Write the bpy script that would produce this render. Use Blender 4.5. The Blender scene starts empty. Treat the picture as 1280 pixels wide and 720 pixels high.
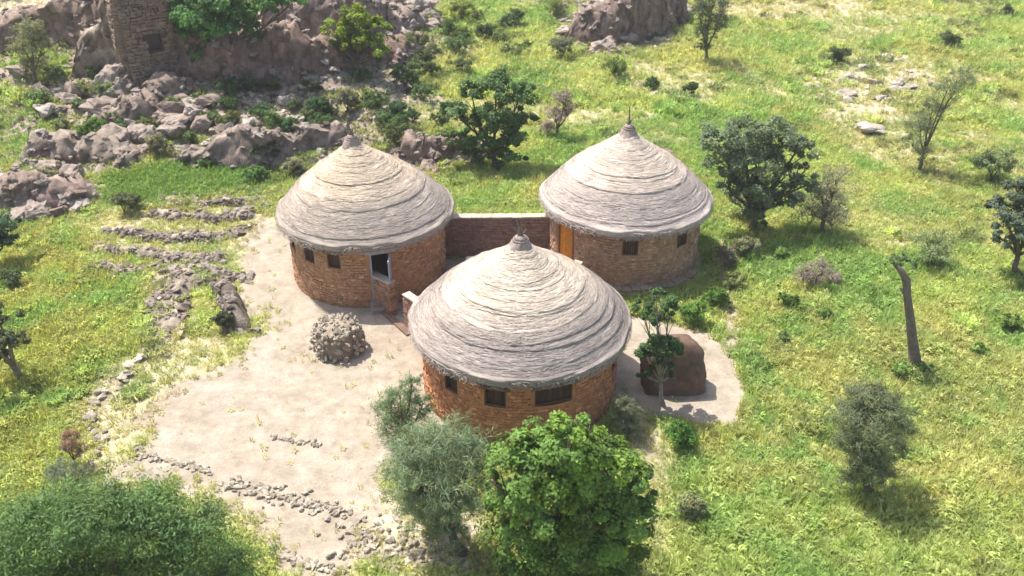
import bpy, bmesh, math, random
import numpy as np
from mathutils import Vector, Matrix, noise as mnoise
random.seed(7); rng = np.random.default_rng(7)
PI = math.pi; R = math.radians
S = bpy.context.scene
COL = S.collection

# ------------------------------------------------------------------ camera, sky, sun, exposure
CAM_H = 19.3; PITCH = R(31.0); FPX = 1100.0
cam_data = bpy.data.cameras.new('camera'); cam = bpy.data.objects.new('camera', cam_data); COL.objects.link(cam)
cam.location = (0, 0, CAM_H); cam.rotation_euler = (PI/2 - PITCH, 0, 0)
cam_data.sensor_width = 36; cam_data.lens = 36*FPX/1280; cam_data.clip_end = 3000
cam_data.dof.use_dof = True; cam_data.dof.focus_distance = 30; cam_data.dof.aperture_fstop = 36*FPX/1280/1000/0.055
S.camera = cam
SUN_EL = 64.0; SUN_H = Vector((-0.82, 0.57)).normalized()
sv = Vector((SUN_H.x*math.cos(R(SUN_EL)), SUN_H.y*math.cos(R(SUN_EL)), math.sin(R(SUN_EL))))
w = bpy.data.worlds.new('World'); S.world = w; w.use_nodes = True
nt = w.node_tree; nt.nodes.clear()
sky = nt.nodes.new('ShaderNodeTexSky'); sky.sky_type = 'NISHITA'; sky.sun_disc = False
sky.sun_elevation = R(SUN_EL); sky.sun_rotation = math.atan2(SUN_H.x, SUN_H.y)
sky.dust_density = 3.0; sky.air_density = 1.0
bg = nt.nodes.new('ShaderNodeBackground'); bg.inputs[1].default_value = 0.15
wo = nt.nodes.new('ShaderNodeOutputWorld'); nt.links.new(sky.outputs[0], bg.inputs[0]); nt.links.new(bg.outputs[0], wo.inputs[0])
sd = bpy.data.lights.new('sun', 'SUN'); sd.energy = 4.6; sd.angle = R(0.55); sd.color = (1, 0.955, 0.89)
so = bpy.data.objects.new('sun', sd); COL.objects.link(so); so.rotation_euler = (-sv).to_track_quat('-Z', 'Y').to_euler()
so.location = (0, 0, 60)
S.view_settings.view_transform = 'Standard'; S.view_settings.look = 'None'; S.view_settings.exposure = 0.72; S.view_settings.gamma = 1
S.render.engine = 'CYCLES'
S.render.resolution_x = 1024; S.render.resolution_y = 576

# ------------------------------------------------------------------ numpy noise
_perm = np.random.default_rng(3).random((256, 256))
def vnoise(x, y):
    xi = np.floor(x).astype(int); yi = np.floor(y).astype(int); fx = x-xi; fy = y-yi
    fx = fx*fx*(3-2*fx); fy = fy*fy*(3-2*fy)
    a = _perm[xi & 255, yi & 255]; b = _perm[(xi+1) & 255, yi & 255]
    c = _perm[xi & 255, (yi+1) & 255]; d = _perm[(xi+1) & 255, (yi+1) & 255]
    return (a*(1-fx)+b*fx)*(1-fy) + (c*(1-fx)+d*fx)*fy
def fbm(x, y, o=4):
    s = 0; a = .5; t = 0
    for k in range(o):
        s = s + a*vnoise(x*2**k+17.3*k, y*2**k+5.1*k); t += a; a *= .55
    return s/t
def sm(t):
    t = np.clip(t, 0, 1); return t*t*(3-2*t)

# ------------------------------------------------------------------ camera geometry used as a surveyor's tool
CP, SP = math.cos(PITCH), math.sin(PITCH)
def ray(px, py):
    a = (px-640)/FPX; b = (360-py)/FPX
    return np.array([a, CP + b*SP, -SP + b*CP])
def hill(x, y):
    a = sm((y-43)/24)*sm((-1-x)/13)
    b = sm((y-58)/10)*sm((-6-x)/8)
    return 3.4*a + 1.6*b
def height0(x, y):
    flat = sm(((x-(-2))**2/15**2 + (y-30)**2/9**2)**.5 - .8)
    z = hill(x, y) + .35*(fbm(x*.09+3, y*.09+9, 3)-.5)*flat
    return z
def G(px, py):
    d = ray(px, py); o = np.array([0, 0, CAM_H]); t = CAM_H/(-d[2])*.55
    for _ in range(4000):
        p = o+d*t
        if p[2] <= float(height0(np.float64(p[0]), np.float64(p[1]))): break
        t += .05
    return float(p[0]), float(p[1]), float(p[2])
def P(px, py, Y):                       # the point of the sight line that stands at distance Y
    d = ray(px, py); t = Y/d[1]; return Vector((d[0]*t, Y, CAM_H+d[2]*t))
def scale_at(x, y, z):                  # pixels per metre there
    return FPX/(y*CP + (CAM_H-z)*SP)

# ------------------------------------------------------------------ object helpers
def tag(o, label=None, cat=None, group=None, kind=None):
    if label: o['label'] = label
    if cat: o['category'] = cat
    if group: o['group'] = group
    if kind: o['kind'] = kind
    return o
def empty(name, loc, rz=0):
    o = bpy.data.objects.new(name, None); COL.objects.link(o); o.location = loc; o.rotation_euler = (0, 0, rz)
    o.empty_display_size = .3
    return o
def link(name, me, parent=None, loc=None, rz=0):
    o = bpy.data.objects.new(name, me); COL.objects.link(o)
    if parent: o.parent = parent
    if loc is not None: o.location = loc
    if rz: o.rotation_euler = (0, 0, rz)
    return o
def mesh_np(name, V, F, mat, col=None, smooth=False, uv=None):
    """V (n,3), F (m,k) uniform polygons, col (m,3) per face"""
    V = np.asarray(V, np.float32); F = np.asarray(F, np.int32); k = F.shape[1]
    me = bpy.data.meshes.new(name); me.vertices.add(len(V)); me.vertices.foreach_set('co', V.ravel())
    me.loops.add(F.size); me.loops.foreach_set('vertex_index', F.ravel())
    me.polygons.add(len(F)); me.polygons.foreach_set('loop_start', np.arange(len(F), dtype=np.int32)*k)
    me.polygons.foreach_set('loop_total', np.full(len(F), k, np.int32))
    if smooth: me.polygons.foreach_set('use_smooth', np.ones(len(F), bool))
    if col is not None:
        a = me.attributes.new('col', 'FLOAT_COLOR', 'FACE')
        c = np.ones((len(F), 4), np.float32); c[:, :3] = col; a.data.foreach_set('color', c.ravel())
    if uv is not None:
        u = me.uv_layers.new(name='UVMap'); u.data.foreach_set('uv', np.asarray(uv, np.float32)[F.ravel()].ravel())
    me.materials.append(mat); me.update(calc_edges=True); me.validate()
    return me
class MB:
    def __init__(s): s.v = []; s.f = []; s.c = []
    def hexa(s, p, c=(1, 1, 1), faces=((0,3,2,1),(4,5,6,7),(0,1,5,4),(1,2,6,5),(2,3,7,6),(3,0,4,7))):
        b = len(s.v); s.v.extend([tuple(q) for q in p])
        for f in faces: s.f.append([b+i for i in f]); s.c.append(c)
    def box(s, x0, x1, y0, y1, z0, z1, c=(1, 1, 1), j=0, M=None):
        p = [Vector(q) for q in ((x0,y0,z0),(x1,y0,z0),(x1,y1,z0),(x0,y1,z0),(x0,y0,z1),(x1,y0,z1),(x1,y1,z1),(x0,y1,z1))]
        if j: p = [q+Vector((random.uniform(-j,j), random.uniform(-j,j), random.uniform(-j,j))) for q in p]
        if M is not None: p = [M @ q for q in p]
        s.hexa(p, c)
    def tube(s, pts, rad, n=6, c=(1, 1, 1), wob=0):
        pts = [Vector(p) for p in pts]; b = len(s.v); m = len(pts)
        for i, p in enumerate(pts):
            t = (pts[min(i+1, m-1)]-pts[max(i-1, 0)]).normalized()
            u = t.cross(Vector((.3, .9, .1))).normalized(); v = t.cross(u)
            for k in range(n):
                a = 2*PI*k/n; r = rad[i]*(1+random.uniform(-wob, wob)); s.v.append(tuple(p+u*(math.cos(a)*r)+v*(math.sin(a)*r)))
        for i in range(m-1):
            for k in range(n):
                s.f.append([b+i*n+k, b+i*n+(k+1) % n, b+(i+1)*n+(k+1) % n, b+(i+1)*n+k]); s.c.append(c)
        s.f.append([b+(m-1)*n+k for k in range(n)]); s.c.append(c)
        s.f.append([b+k for k in range(n)][::-1]); s.c.append(c)
    def mesh(s, name, mat, smooth=False):
        me = bpy.data.meshes.new(name); me.from_pydata(s.v, [], s.f)
        a = me.attributes.new('col', 'FLOAT_COLOR', 'FACE')
        a.data.foreach_set('color', np.concatenate([np.array(s.c, np.float32), np.ones((len(s.c), 1), np.float32)], 1).ravel())
        if smooth: me.polygons.foreach_set('use_smooth', [True]*len(s.f))
        me.materials.append(mat); me.update(); return me
    def build(s, name, mat, parent=None, smooth=False, loc=None):
        return link(name, s.mesh(name, mat, smooth), parent, loc)

# ------------------------------------------------------------------ materials
def newmat(name):
    m = bpy.data.materials.new(name); m.use_nodes = True; n = m.node_tree; b = n.nodes['Principled BSDF']
    b.inputs['Specular IOR Level'].default_value = .2; b.inputs['Roughness'].default_value = .85
    return m, n, b
def N(n, t, **kw):
    q = n.nodes.new(t)
    for k, v in kw.items(): setattr(q, k, v)
    return q
def noise_node(n, scale, detail=4, vec=None, rough=.55):
    q = N(n, 'ShaderNodeTexNoise'); q.inputs['Scale'].default_value = scale; q.inputs['Detail'].default_value = detail
    q.inputs['Roughness'].default_value = rough
    if vec is not None: n.links.new(vec, q.inputs['Vector'])
    return q
def ramp(n, src, stops):
    q = N(n, 'ShaderNodeValToRGB'); e = q.color_ramp.elements
    while len(e) < len(stops): e.new(.5)
    for i, (p, c) in enumerate(stops): e[i].position = p; e[i].color = (*c, 1) if len(c) == 3 else c
    n.links.new(src, q.inputs[0]); return q
def mixc(n, f, a, b, mode='MIX'):
    q = N(n, 'ShaderNodeMix', data_type='RGBA', blend_type=mode)
    for i, s in ((0, f), (6, a), (7, b)):
        if hasattr(s, 'is_linked') or hasattr(s, 'links'): n.links.new(s, q.inputs[i])
        elif i == 0: q.inputs[0].default_value = s
        else: q.inputs[i].default_value = (*s, 1)
    return q.outputs[2]
def mathn(n, op, a, b=None, clamp=False):
    q = N(n, 'ShaderNodeMath', operation=op, use_clamp=clamp)
    for i, s in ((0, a), (1, b)):
        if s is None: continue
        if hasattr(s, 'links'): n.links.new(s, q.inputs[i])
        else: q.inputs[i].default_value = s
    return q.outputs[0]
def bump(n, b, h, strength=.5, dist=.02):
    q = N(n, 'ShaderNodeBump'); q.inputs['Strength'].default_value = strength; q.inputs['Distance'].default_value = dist
    n.links.new(h, q.inputs['Height']); n.links.new(q.outputs[0], b.inputs['Normal'])
def attr(n, name, typ='GEOMETRY'):
    q = N(n, 'ShaderNodeAttribute'); q.attribute_name = name; q.attribute_type = typ; return q
def mat_attr(name, scale=6, amt=.35, bs=.4, bd=.02, rough=.9, fine=40):
    """colour from per-face 'col', mottled by noise"""
    m, n, b = newmat(name); a = attr(n, 'col'); tc = N(n, 'ShaderNodeTexCoord')
    q = noise_node(n, scale, 6, tc.outputs['Object'], .65); q2 = noise_node(n, fine, 3, tc.outputs['Object'])
    v = ramp(n, q.outputs[0], [(.3, (1-amt,)*3), (.7, (1+amt*.6,)*3)])
    c = mixc(n, 1.0, a.outputs['Color'], v.outputs[0], 'MULTIPLY')
    v2 = ramp(n, q2.outputs[0], [(.3, (.8,)*3), (.7, (1.15,)*3)])
    c = mixc(n, 1.0, c, v2.outputs[0], 'MULTIPLY')
    n.links.new(c, b.inputs['Base Color']); b.inputs['Roughness'].default_value = rough
    bump(n, b, q2.outputs[0], bs, bd); return m
def mat_leaf(name, trans=.38, inst=False, rough=.6):
    m = bpy.data.materials.new(name); m.use_nodes = True; n = m.node_tree; n.nodes.clear()
    a = attr(n, 'col', 'INSTANCER' if inst else 'GEOMETRY')
    c = a.outputs['Color']
    if inst:
        b2 = attr(n, 'blade'); c = mixc(n, 1.0, c, b2.outputs['Color'], 'MULTIPLY')
    d = N(n, 'ShaderNodeBsdfPrincipled'); d.inputs['Roughness'].default_value = rough; d.inputs['Specular IOR Level'].default_value = .25
    t = N(n, 'ShaderNodeBsdfTranslucent'); mx = N(n, 'ShaderNodeMixShader'); mx.inputs[0].default_value = trans
    n.links.new(c, d.inputs['Base Color']); tcx = mixc(n, 1.0, c, (1.25, 1.2, .7), 'MULTIPLY'); n.links.new(tcx, t.inputs[0])
    n.links.new(d.outputs[0], mx.inputs[1]); n.links.new(t.outputs[0], mx.inputs[2])
    o = N(n, 'ShaderNodeOutputMaterial'); n.links.new(mx.outputs[0], o.inputs[0]); return m
M_STONE = mat_attr('clay_stone', 9, .3, .5, .02)
M_ROCK = mat_attr('weathered_rock', 2.2, .4, .8, .05, fine=14)
M_MUD = mat_attr('mud_plaster', 3, .25, .5, .02)
M_BARK = mat_attr('bark', 5, .4, .6, .02)
M_WOOD = mat_attr('weathered_wood', 8, .3, .3, .01)
M_PAINT = mat_attr('painted_metal', 8, .1, .1, .003, rough=.5)
M_STRAW = mat_attr('straw', 12, .25, .2, .01)
M_LEAF = mat_leaf('leaves'); M_GRASS = mat_leaf('grass_blades', .5, True)
M_TWIG = mat_attr('twigs', 6, .3, .2, .01)
def mat_thatch():
    m, n, b = newmat('thatch'); a = attr(n, 'col'); uv = N(n, 'ShaderNodeUVMap'); uv.uv_map = 'UVMap'
    mp = N(n, 'ShaderNodeMapping'); mp.inputs['Scale'].default_value = (1.6, 34, 1); n.links.new(uv.outputs[0], mp.inputs[0])
    q = noise_node(n, 1.0, 6, mp.outputs[0], .62)
    mp2 = N(n, 'ShaderNodeMapping'); mp2.inputs['Scale'].default_value = (.5, 2.2, 1); n.links.new(uv.outputs[0], mp2.inputs[0])
    q2 = noise_node(n, 1.0, 4, mp2.outputs[0], .6)
    v = ramp(n, q.outputs[0], [(.33, (.52, .48, .45)), (.5, (.96,)*3), (.68, (1.3, 1.29, 1.27))])
    v2 = ramp(n, q2.outputs[0], [(.3, (.66, .63, .64)), (.5, (1.0, 1.0, 1.0)), (.7, (1.25, 1.2, 1.12))])
    c = mixc(n, 1.0, a.outputs['Color'], v.outputs[0], 'MULTIPLY'); c = mixc(n, 1.0, c, v2.outputs[0], 'MULTIPLY')
    n.links.new(c, b.inputs['Base Color']); b.inputs['Roughness'].default_value = .8
    bump(n, b, q.outputs[0], .9, .04); return m
M_THATCH = mat_thatch()

# ------------------------------------------------------------------ ground zones (outlines surveyed on the ground)
def poly(pts): return np.array([G(*p)[:2] for p in pts])
def sdist(X, Y, pl):                    # signed distance, positive inside
    d = np.full(X.shape, 1e9); ins = np.zeros(X.shape, bool); n = len(pl)
    for i in range(n):
        ax, ay = pl[i]; bx, by = pl[(i+1) % n]; ex, ey = bx-ax, by-ay
        t = np.clip(((X-ax)*ex+(Y-ay)*ey)/(ex*ex+ey*ey+1e-9), 0, 1)
        d = np.minimum(d, np.hypot(X-ax-t*ex, Y-ay-t*ey))
        c = ((ay > Y) != (by > Y)) & (X < (bx-ax)*(Y-ay)/(by-ay+1e-12)+ax); ins ^= c
    return np.where(ins, d, -d)
Z_PLAZA = poly([(318,268),(352,275),(420,300),(600,330),(700,340),(760,380),(745,470),(700,560),(560,560),(505,560),(482,600),(478,640),(450,665),(440,719),(345,719),(335,690),(270,645),(200,612),(140,605),(128,580),(165,548),(185,505),(232,478),(262,470),(312,430),(328,400),(300,380),(285,350),(308,318)])
Z_PATCH = poly([(770,395),(815,400),(880,418),(912,448),(928,490),(915,528),(870,532),(812,522),(775,505),(760,470)])
Z_PATH = poly([(893,300),(912,300),(915,350),(925,400),(925,440),(908,446),(905,400),(900,350)])
Z_COURT = poly([(560,300),(690,300),(700,350),(590,345)])
Z_STRIP = poly([(770,500),(830,520),(845,600),(835,700),(790,700),(790,600)])
Z_RUB = poly([(0,70),(60,20),(300,0),(560,0),(560,60),(520,120),(545,190),(520,235),(440,215),(330,232),(200,218),(120,250),(60,270),(0,275)])
Z_RUB2 = poly([(690,0),(860,0),(850,50),(740,85),(700,60)])
Z_ROCKY = poly([(990,95),(1050,70),(1150,70),(1180,110),(1120,160),(1090,185),(1040,150)])
Z_STONY = poly([(420,650),(500,620),(600,640),(620,719),(430,719)])
Z_TERR = poly([(110,235),(330,225),(345,300),(300,345),(240,380),(180,330),(110,300)])
Z_WALLN = poly([(180,340),(240,340),(245,400),(180,470),(130,520),(105,520),(120,480),(185,415)])
Z_LINE = poly([(105,500),(170,480),(200,520),(150,600),(110,610)])
Z_LEFT = poly([(0,280),(110,300),(190,360),(180,430),(110,500),(100,640),(0,640),(-300,500),(-300,300)])
Z_SPARSE = poly([(215,412),(300,398),(316,430),(240,482),(192,508),(168,552),(118,525),(150,480)])
Z_CORNER = poly([(-200,60),(0,60),(40,30),(130,12),(140,-20),(-200,-20)])
Z_GREEN = poly([(125,225),(200,205),(330,210),(345,235),(240,248),(150,262),(120,255)])
Z_TOPBARE = poly([(860,0),(1100,0),(1080,22),(960,28),(870,18)])
def masks(X, Y):
    n1 = fbm(X*.55, Y*.55, 4)-.5; n2 = fbm(X*1.7+9, Y*1.7, 3)-.5
    jit = n1*2.4+n2*.9
    def z(pl, soft=.5, j=1.0): return sm((sdist(X, Y, pl)+jit*j)/soft*.5+.5)
    sand = np.maximum.reduce([z(Z_PLAZA, 1.1, .8), z(Z_PATCH, .3, .35), z(Z_PATH, .4, .3)*.75, z(Z_COURT, .4, .3), z(Z_STRIP, .6, .5)*.6])
    rub = np.maximum.reduce([z(Z_RUB, 2.0, 2.0), z(Z_RUB2, 1.5, 1.5)])
    thin = np.maximum.reduce([z(Z_ROCKY, 2.0, 1.6)*.9, z(Z_STONY, .8, .8), z(Z_TERR, 1.5, 1.5)*.6, z(Z_WALLN, .6, .5), z(Z_LINE, .7, .6)*.8, z(Z_TOPBARE, 2, 1)*.9, z(Z_SPARSE, 1.2, 1.2)*.8, z(Z_CORNER, 2, 1)])
    patch = sm((fbm(X*.19+40, Y*.19+7, 5)-.51)/.12)*np.clip(sm((Y-36)/22)*.7+sm((X-9)/6)*.4, 0, .7)
    thin = np.maximum(thin, patch)
    dapple = sm((fbm(X*.4+31, Y*.4+3, 3)-.6)/.06)
    rub = rub*(1-.7*dapple)
    left = z(Z_LEFT, 1.5, 1); gz = z(Z_GREEN, 1.0, .6); rub = rub*(1-gz); thin = thin*(1-gz)
    return sand, rub, thin, left

# ------------------------------------------------------------------ ground mesh
def axis(segs):
    o = []
    for a, b, st in segs: o += list(np.arange(a, b, st))
    return np.array(o+[segs[-1][1]])
xs = axis([(-900,-300,60),(-300,-80,10),(-80,-40,1.2),(-40,-26,.45),(-26,26,.2),(26,40,.45),(40,80,1.2),(80,300,10),(300,900,60)])
ys = axis([(-300,-20,14),(-20,14,1.2),(14,48,.2),(48,75,.3),(75,110,.6),(110,200,4),(200,500,20),(500,1800,80)])
GX, GY = np.meshgrid(xs, ys)
sand, rub, thin, left = masks(GX, GY)
GZ = height0(GX, GY)
GZ = GZ + rub*(fbm(GX*.7, GY*.7, 5)-.45)*1.5 + (1-sand)*(fbm(GX*1.1+5, GY*1.1, 3)-.5)*.14 + sand*(fbm(GX*1.3+5, GY*1.3, 3)-.5)*.05
GZ += thin*(fbm(GX*1.5, GY*1.5, 3)-.5)*.25
def ground_z(x, y):
    x = np.float64(x); y = np.float64(y)
    i = np.clip(np.searchsorted(ys, y)-1, 0, len(ys)-2); j = np.clip(np.searchsorted(xs, x)-1, 0, len(xs)-2)
    fy = (y-ys[i])/(ys[i+1]-ys[i]); fx = (x-xs[j])/(xs[j+1]-xs[j])
    return (GZ[i, j]*(1-fx)+GZ[i, j+1]*fx)*(1-fy)+(GZ[i+1, j]*(1-fx)+GZ[i+1, j+1]*fx)*fy
nx, ny = len(xs), len(ys)
ii = (np.arange(ny-1)[:, None]*nx+np.arange(nx-1)[None, :]).ravel()
gF = np.stack([ii, ii+1, ii+nx+1, ii+nx], 1)
def mat_ground():
    m, n, b = newmat('ground_soil'); tc = N(n, 'ShaderNodeTexCoord'); o = tc.outputs['Object']
    n1 = noise_node(n, .35, 5, o, .6); n2 = noise_node(n, 2.2, 6, o, .65); n3 = noise_node(n, 14, 4, o, .6); n4 = noise_node(n, .9, 5, o, .7)
    sandc = ramp(n, n4.outputs[0], [(.3, (.275, .23, .175)), (.5, (.35, .30, .232)), (.7, (.41, .36, .285))]).outputs[0]
    sandc = mixc(n, ramp(n, n1.outputs[0], [(.5, (0,)*3), (.66, (.55,)*3)]).outputs[0], sandc, (.30, .235, .18)); sandc = mixc(n, 1.0, sandc, ramp(n, n2.outputs[0], [(.3, (.78, .76, .74)), (.6, (1.05,)*3)]).outputs[0], 'MULTIPLY')
    grassc = ramp(n, n2.outputs[0], [(.3, (.20, .23, .08)), (.5, (.34, .35, .14)), (.72, (.48, .44, .24))]).outputs[0]
    rubc = ramp(n, n2.outputs[0], [(.28, (.14, .11, .08)), (.5, (.31, .25, .19)), (.72, (.46, .385, .30))]).outputs[0]
    thinc = ramp(n, n2.outputs[0], [(.3, (.24, .21, .12)), (.5, (.42, .36, .25)), (.72, (.56, .48, .38))]).outputs[0]
    c = mixc(n, attr(n, 'thin').outputs['Fac'], grassc, thinc)
    c = mixc(n, attr(n, 'rubble').outputs['Fac'], c, rubc)
    sf = mathn(n, 'ADD', attr(n, 'sand').outputs['Fac'], mathn(n, 'MULTIPLY', mathn(n, 'SUBTRACT', n3.outputs[0], .5), .5))
    edge = ramp(n, sf, [(.38, (0, 0, 0)), (.62, (1, 1, 1))]).outputs[0]
    c = mixc(n, edge, c, sandc)
    c = mixc(n, 1.0, c, ramp(n, n3.outputs[0], [(.3, (.86,)*3), (.7, (1.1,)*3)]).outputs[0], 'MULTIPLY')
    n.links.new(c, b.inputs['Base Color']); b.inputs['Roughness'].default_value = .95
    hs = mathn(n, 'ADD', mathn(n, 'MULTIPLY', n2.outputs[0], 1.0), mathn(n, 'MULTIPLY', n3.outputs[0], .3))
    bump(n, b, hs, .6, .07); return m
me = mesh_np('ground', np.stack([GX.ravel(), GY.ravel(), GZ.ravel()], 1), gF, mat_ground(), smooth=True)
for nm, arr in (('sand', sand), ('rubble', rub), ('thin', thin)):
    a = me.attributes.new(nm, 'FLOAT', 'POINT'); a.data.foreach_set('value', arr.ravel().astype(np.float32))
gr = link('ground', me); tag(gr, 'green grassland around a bare pale sandy yard with a rubble slope behind', 'ground', kind='structure')

# ------------------------------------------------------------------ huts
def block_col(base, var=.25):
    k = 1+random.uniform(-var, var); h = random.uniform(-.06, .06)
    return (base[0]*k*(1+h), base[1]*k, base[2]*k*(1-h))
def thatch_profile(t): return .80*t + .20*t**4 - .10*np.exp(-t/.10) + .10*(1-t)
def hut(label, px, py_eave, s_px_R, Re, rw, hw, H, ze, lean, openings, stone, thatch_in, thatch_out, finial, seed, extra=None, parts=None):
    random.seed(seed); rg = np.random.default_rng(seed)
    # centre of the eave circle lies at height ze on the sight line (px, py_eave)
    d = ray(px, py_eave); t = (CAM_H-ze)/(-d[2]); cx, cy = d[0]*t, d[1]*t
    root = empty('thatched_hut', (cx, cy, 0)); tag(root, label, 'hut', 'thatched huts of the compound')
    def wp(phi, r, z): return (r*math.sin(phi), -r*math.cos(phi), z)
    # clay core with openings
    phis = sorted(set([round(-PI+2*PI*k/72, 5) for k in range(72)] + [round(o['phi']+s*o['w']/2/rw, 5) for o in openings for s in (-1, 1)]))
    zs = sorted(set([0, .7, 1.4, hw+.06] + [o[k] for o in openings for k in ('z0', 'z1')])); zs = [-.3]+zs[1:]
    core = MB(); mort = tuple(c*.95 for c in stone)
    nP = len(phis)
    for r, flip in ((rw, 0), (rw-.38, 1)):
        b = len(core.v)
        for z in zs:
            for p in phis: core.v.append(wp(p, r+(.02*math.sin(p*7+z*3) if not flip else 0), z))
        for i in range(len(zs)-1):
            for k in range(nP):
                p0 = phis[k]; p1 = phis[(k+1) % nP]+(2*PI if k == nP-1 else 0); pm = (p0+p1)/2; zm = (zs[i]+zs[i+1])/2
                if any(abs(pm-o['phi']) < o['w']/2/rw and o['z0'] < zm < o['z1'] for o in openings): continue
                q = [b+i*nP+k, b+i*nP+(k+1) % nP, b+(i+1)*nP+(k+1) % nP, b+(i+1)*nP+k]
                core.f.append(q[::-1] if flip else q); core.c.append(mort)
    for o in openings:                      # reveals of every opening
        p0 = o['phi']-o['w']/2/rw; p1 = o['phi']+o['w']/2/rw; a, b_ = o['z0'], o['z1']; r0, r1 = rw, rw-.38
        for q in ([wp(p0,r0,a),wp(p0,r1,a),wp(p0,r1,b_),wp(p0,r0,b_)], [wp(p1,r0,a),wp(p1,r0,b_),wp(p1,r1,b_),wp(p1,r1,a)],
                  [wp(p0,r0,a),wp(p1,r0,a),wp(p1,r1,a),wp(p0,r1,a)], [wp(p0,r0,b_),wp(p0,r1,b_),wp(p1,r1,b_),wp(p1,r0,b_)]):
            b = len(core.v); core.v += q; core.f.append([b, b+1, b+2, b+3]); core.c.append(mort)
    core.build('wall', M_MUD, root); wallo = bpy.context.scene.objects[-1] if False else [c for c in root.children if c.name.startswith('wall')][0]
    st = MB(); z = -.08
    while z < hw-.02:
        ch = random.uniform(.10, .15); p = -PI+random.uniform(0, .1); end = p+2*PI-.02
        while p < end:
            wd = random.uniform(.1, .24)/rw; p1 = min(p+wd, end); g = .004/rw
            if not any(p1 > o['phi']-o['w']/2/rw-.01 and p < o['phi']+o['w']/2/rw+.01 and z+ch > o['z0']-.02 and z < o['z1']+.1 for o in openings):
                ro = rw+random.uniform(.012, .04); ri = rw-.02; j = lambda: random.uniform(-.018, .018)
                zt = z+ch-random.uniform(.004, .018)
                pts = [wp(p+g, ri, z+j()), wp(p1-g, ri, z+j()), wp(p1-g, ri, zt+j()), wp(p+g, ri, zt+j()),
                       wp(p+g*1.5, ro+j(), z+.01), wp(p1-g*1.5, ro+j(), z+.01+j()), wp(p1-g*1.5, ro+j(), zt-.01+j()), wp(p+g*1.5, ro+j(), zt-.01)]
                c = block_col(stone, .22)
                if random.random() < .08: c = (stone[0]*1.35, stone[1]*1.5, stone[2]*1.6)
                dirt = 1-.18*max(0, 1-z/.5)
                st.hexa(pts, tuple(q*dirt for q in c), ((4,5,6,7),(0,1,5,4),(1,2,6,5),(2,3,7,6),(3,0,4,7)))
            p = p1
        z += ch
    tag(st.build('stonework', M_STONE, wallo), kind='stuff')
    for o in openings:
        ph = o['phi']; Mx = Matrix.Rotation(ph, 4, 'Z'); w_ = o['w']; a, b_ = o['z0'], o['z1']; rr = rw*math.cos(w_/2/rw)
        if o['kind'] == 'window':
            f = MB(); t_ = .05; y = -(rr-.02)
            for (x0, x1, z0, z1) in ((-w_/2, -w_/2+t_, a, b_), (w_/2-t_, w_/2, a, b_), (-w_/2+t_, w_/2-t_, a, a+t_), (-w_/2+t_, w_/2-t_, b_-t_, b_)):
                f.box(x0+.003, x1-.003, y, y+.08, z0+.003, z1-.003, (.15, .085, .05), .002, Mx)
            fo = f.build('window', M_WOOD, root)
            s_ = MB(); npl = max(3, int(w_/.13)); pw = (w_-2*t_)/npl
            for k in range(npl):
                c = block_col(o.get('col', (.085, .05, .034)), .3)
                s_.box(-w_/2+t_+k*pw+.006, -w_/2+t_+(k+1)*pw-.006, y+.1+random.uniform(0, .01), y+.13, a+.01, b_-.01, c, .002, Mx)
            s_.build('shutter', M_WOOD, fo)
            l = MB(); l.box(-w_/2-.14, w_/2+.14, -(rw+.075), -(rr-.05), b_+.004, b_+.1, (.2, .12, .075), .008, Mx); l.build('lintel', M_WOOD, root)
        elif o['kind'] == 'doorway':
            f = MB(); y = -(rr-.01)
            for (x0, x1, z0, z1) in ((-w_/2+.002, -w_/2+.07, a, b_), (w_/2-.07, w_/2-.002, a, b_), (-w_/2+.07, w_/2-.07, b_-.07, b_-.002)):
                f.box(x0, x1, y-.07, y+.08, z0, z1, (.36, .38, .45), 0, Mx)
            fo = f.build('door_frame', M_PAINT, root)
            lf = MB(); Hm = Mx @ Matrix.Translation((w_/2-.03, -(rr+.04), 0)) @ Matrix.Rotation(R(-104), 4, 'Z')
            lf.box(0, .78, -.02, .02, a+.03, b_-.06, (.40, .43, .52), 0, Hm)
            for zz in (a+.1, (a+b_)/2, b_-.16): lf.box(.04, .74, -.032, -.02, zz, zz+.05, (.33, .36, .45), 0, Hm)
            dl = lf.build('door', M_PAINT, root); hd = MB(); hd.box(.68, .71, -.08, -.02, (a+b_)/2-.12, (a+b_)/2, (.1, .1, .1), 0, Hm); hd.build('handle', M_PAINT, dl)
            sp = MB()
            sp.box(-w_/2-.15, w_/2+.2, -(rw+.55), -(rw-.1), 0.0, a*.5, (.33, .28, .24), .01, Mx)
            sp.box(-w_/2-.1, w_/2+.1, -(rw+.28), -(rw-.37), a*.5, a-.004, (.3, .25, .22), .01, Mx); sp.build('step', M_MUD, root)
            l = MB(); l.box(-w_/2-.22, w_/2+.22, -(rw+.09), -(rr-.03), b_+.004, b_+.13, (.42, .37, .33), .008, Mx); l.build('lintel', M_MUD, root)
        elif o['kind'] == 'door':
            f = MB(); y = -(rr-.02)
            for (x0, x1, z0, z1) in ((-w_/2+.002, -w_/2+.08, a, b_), (w_/2-.08, w_/2-.002, a, b_), (-w_/2+.08, w_/2-.08, b_-.08, b_-.002)):
                f.box(x0, x1, y-.06, y+.09, z0, z1, (.30, .14, .06), .002, Mx)
            f.build('door_frame', M_WOOD, root)
            for k in range(5):
                pw = (w_-.16)/5; q = MB(); q.box(-w_/2+.08+k*pw+.008, -w_/2+.08+(k+1)*pw-.008, y+.02, y+.06, a+.02, b_-.09, block_col((.62, .24, .04), .12), .003, Mx)
                if k == 0: dl = q.build('door', M_WOOD, root)
                else: q.build('plank', M_WOOD, dl)
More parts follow.
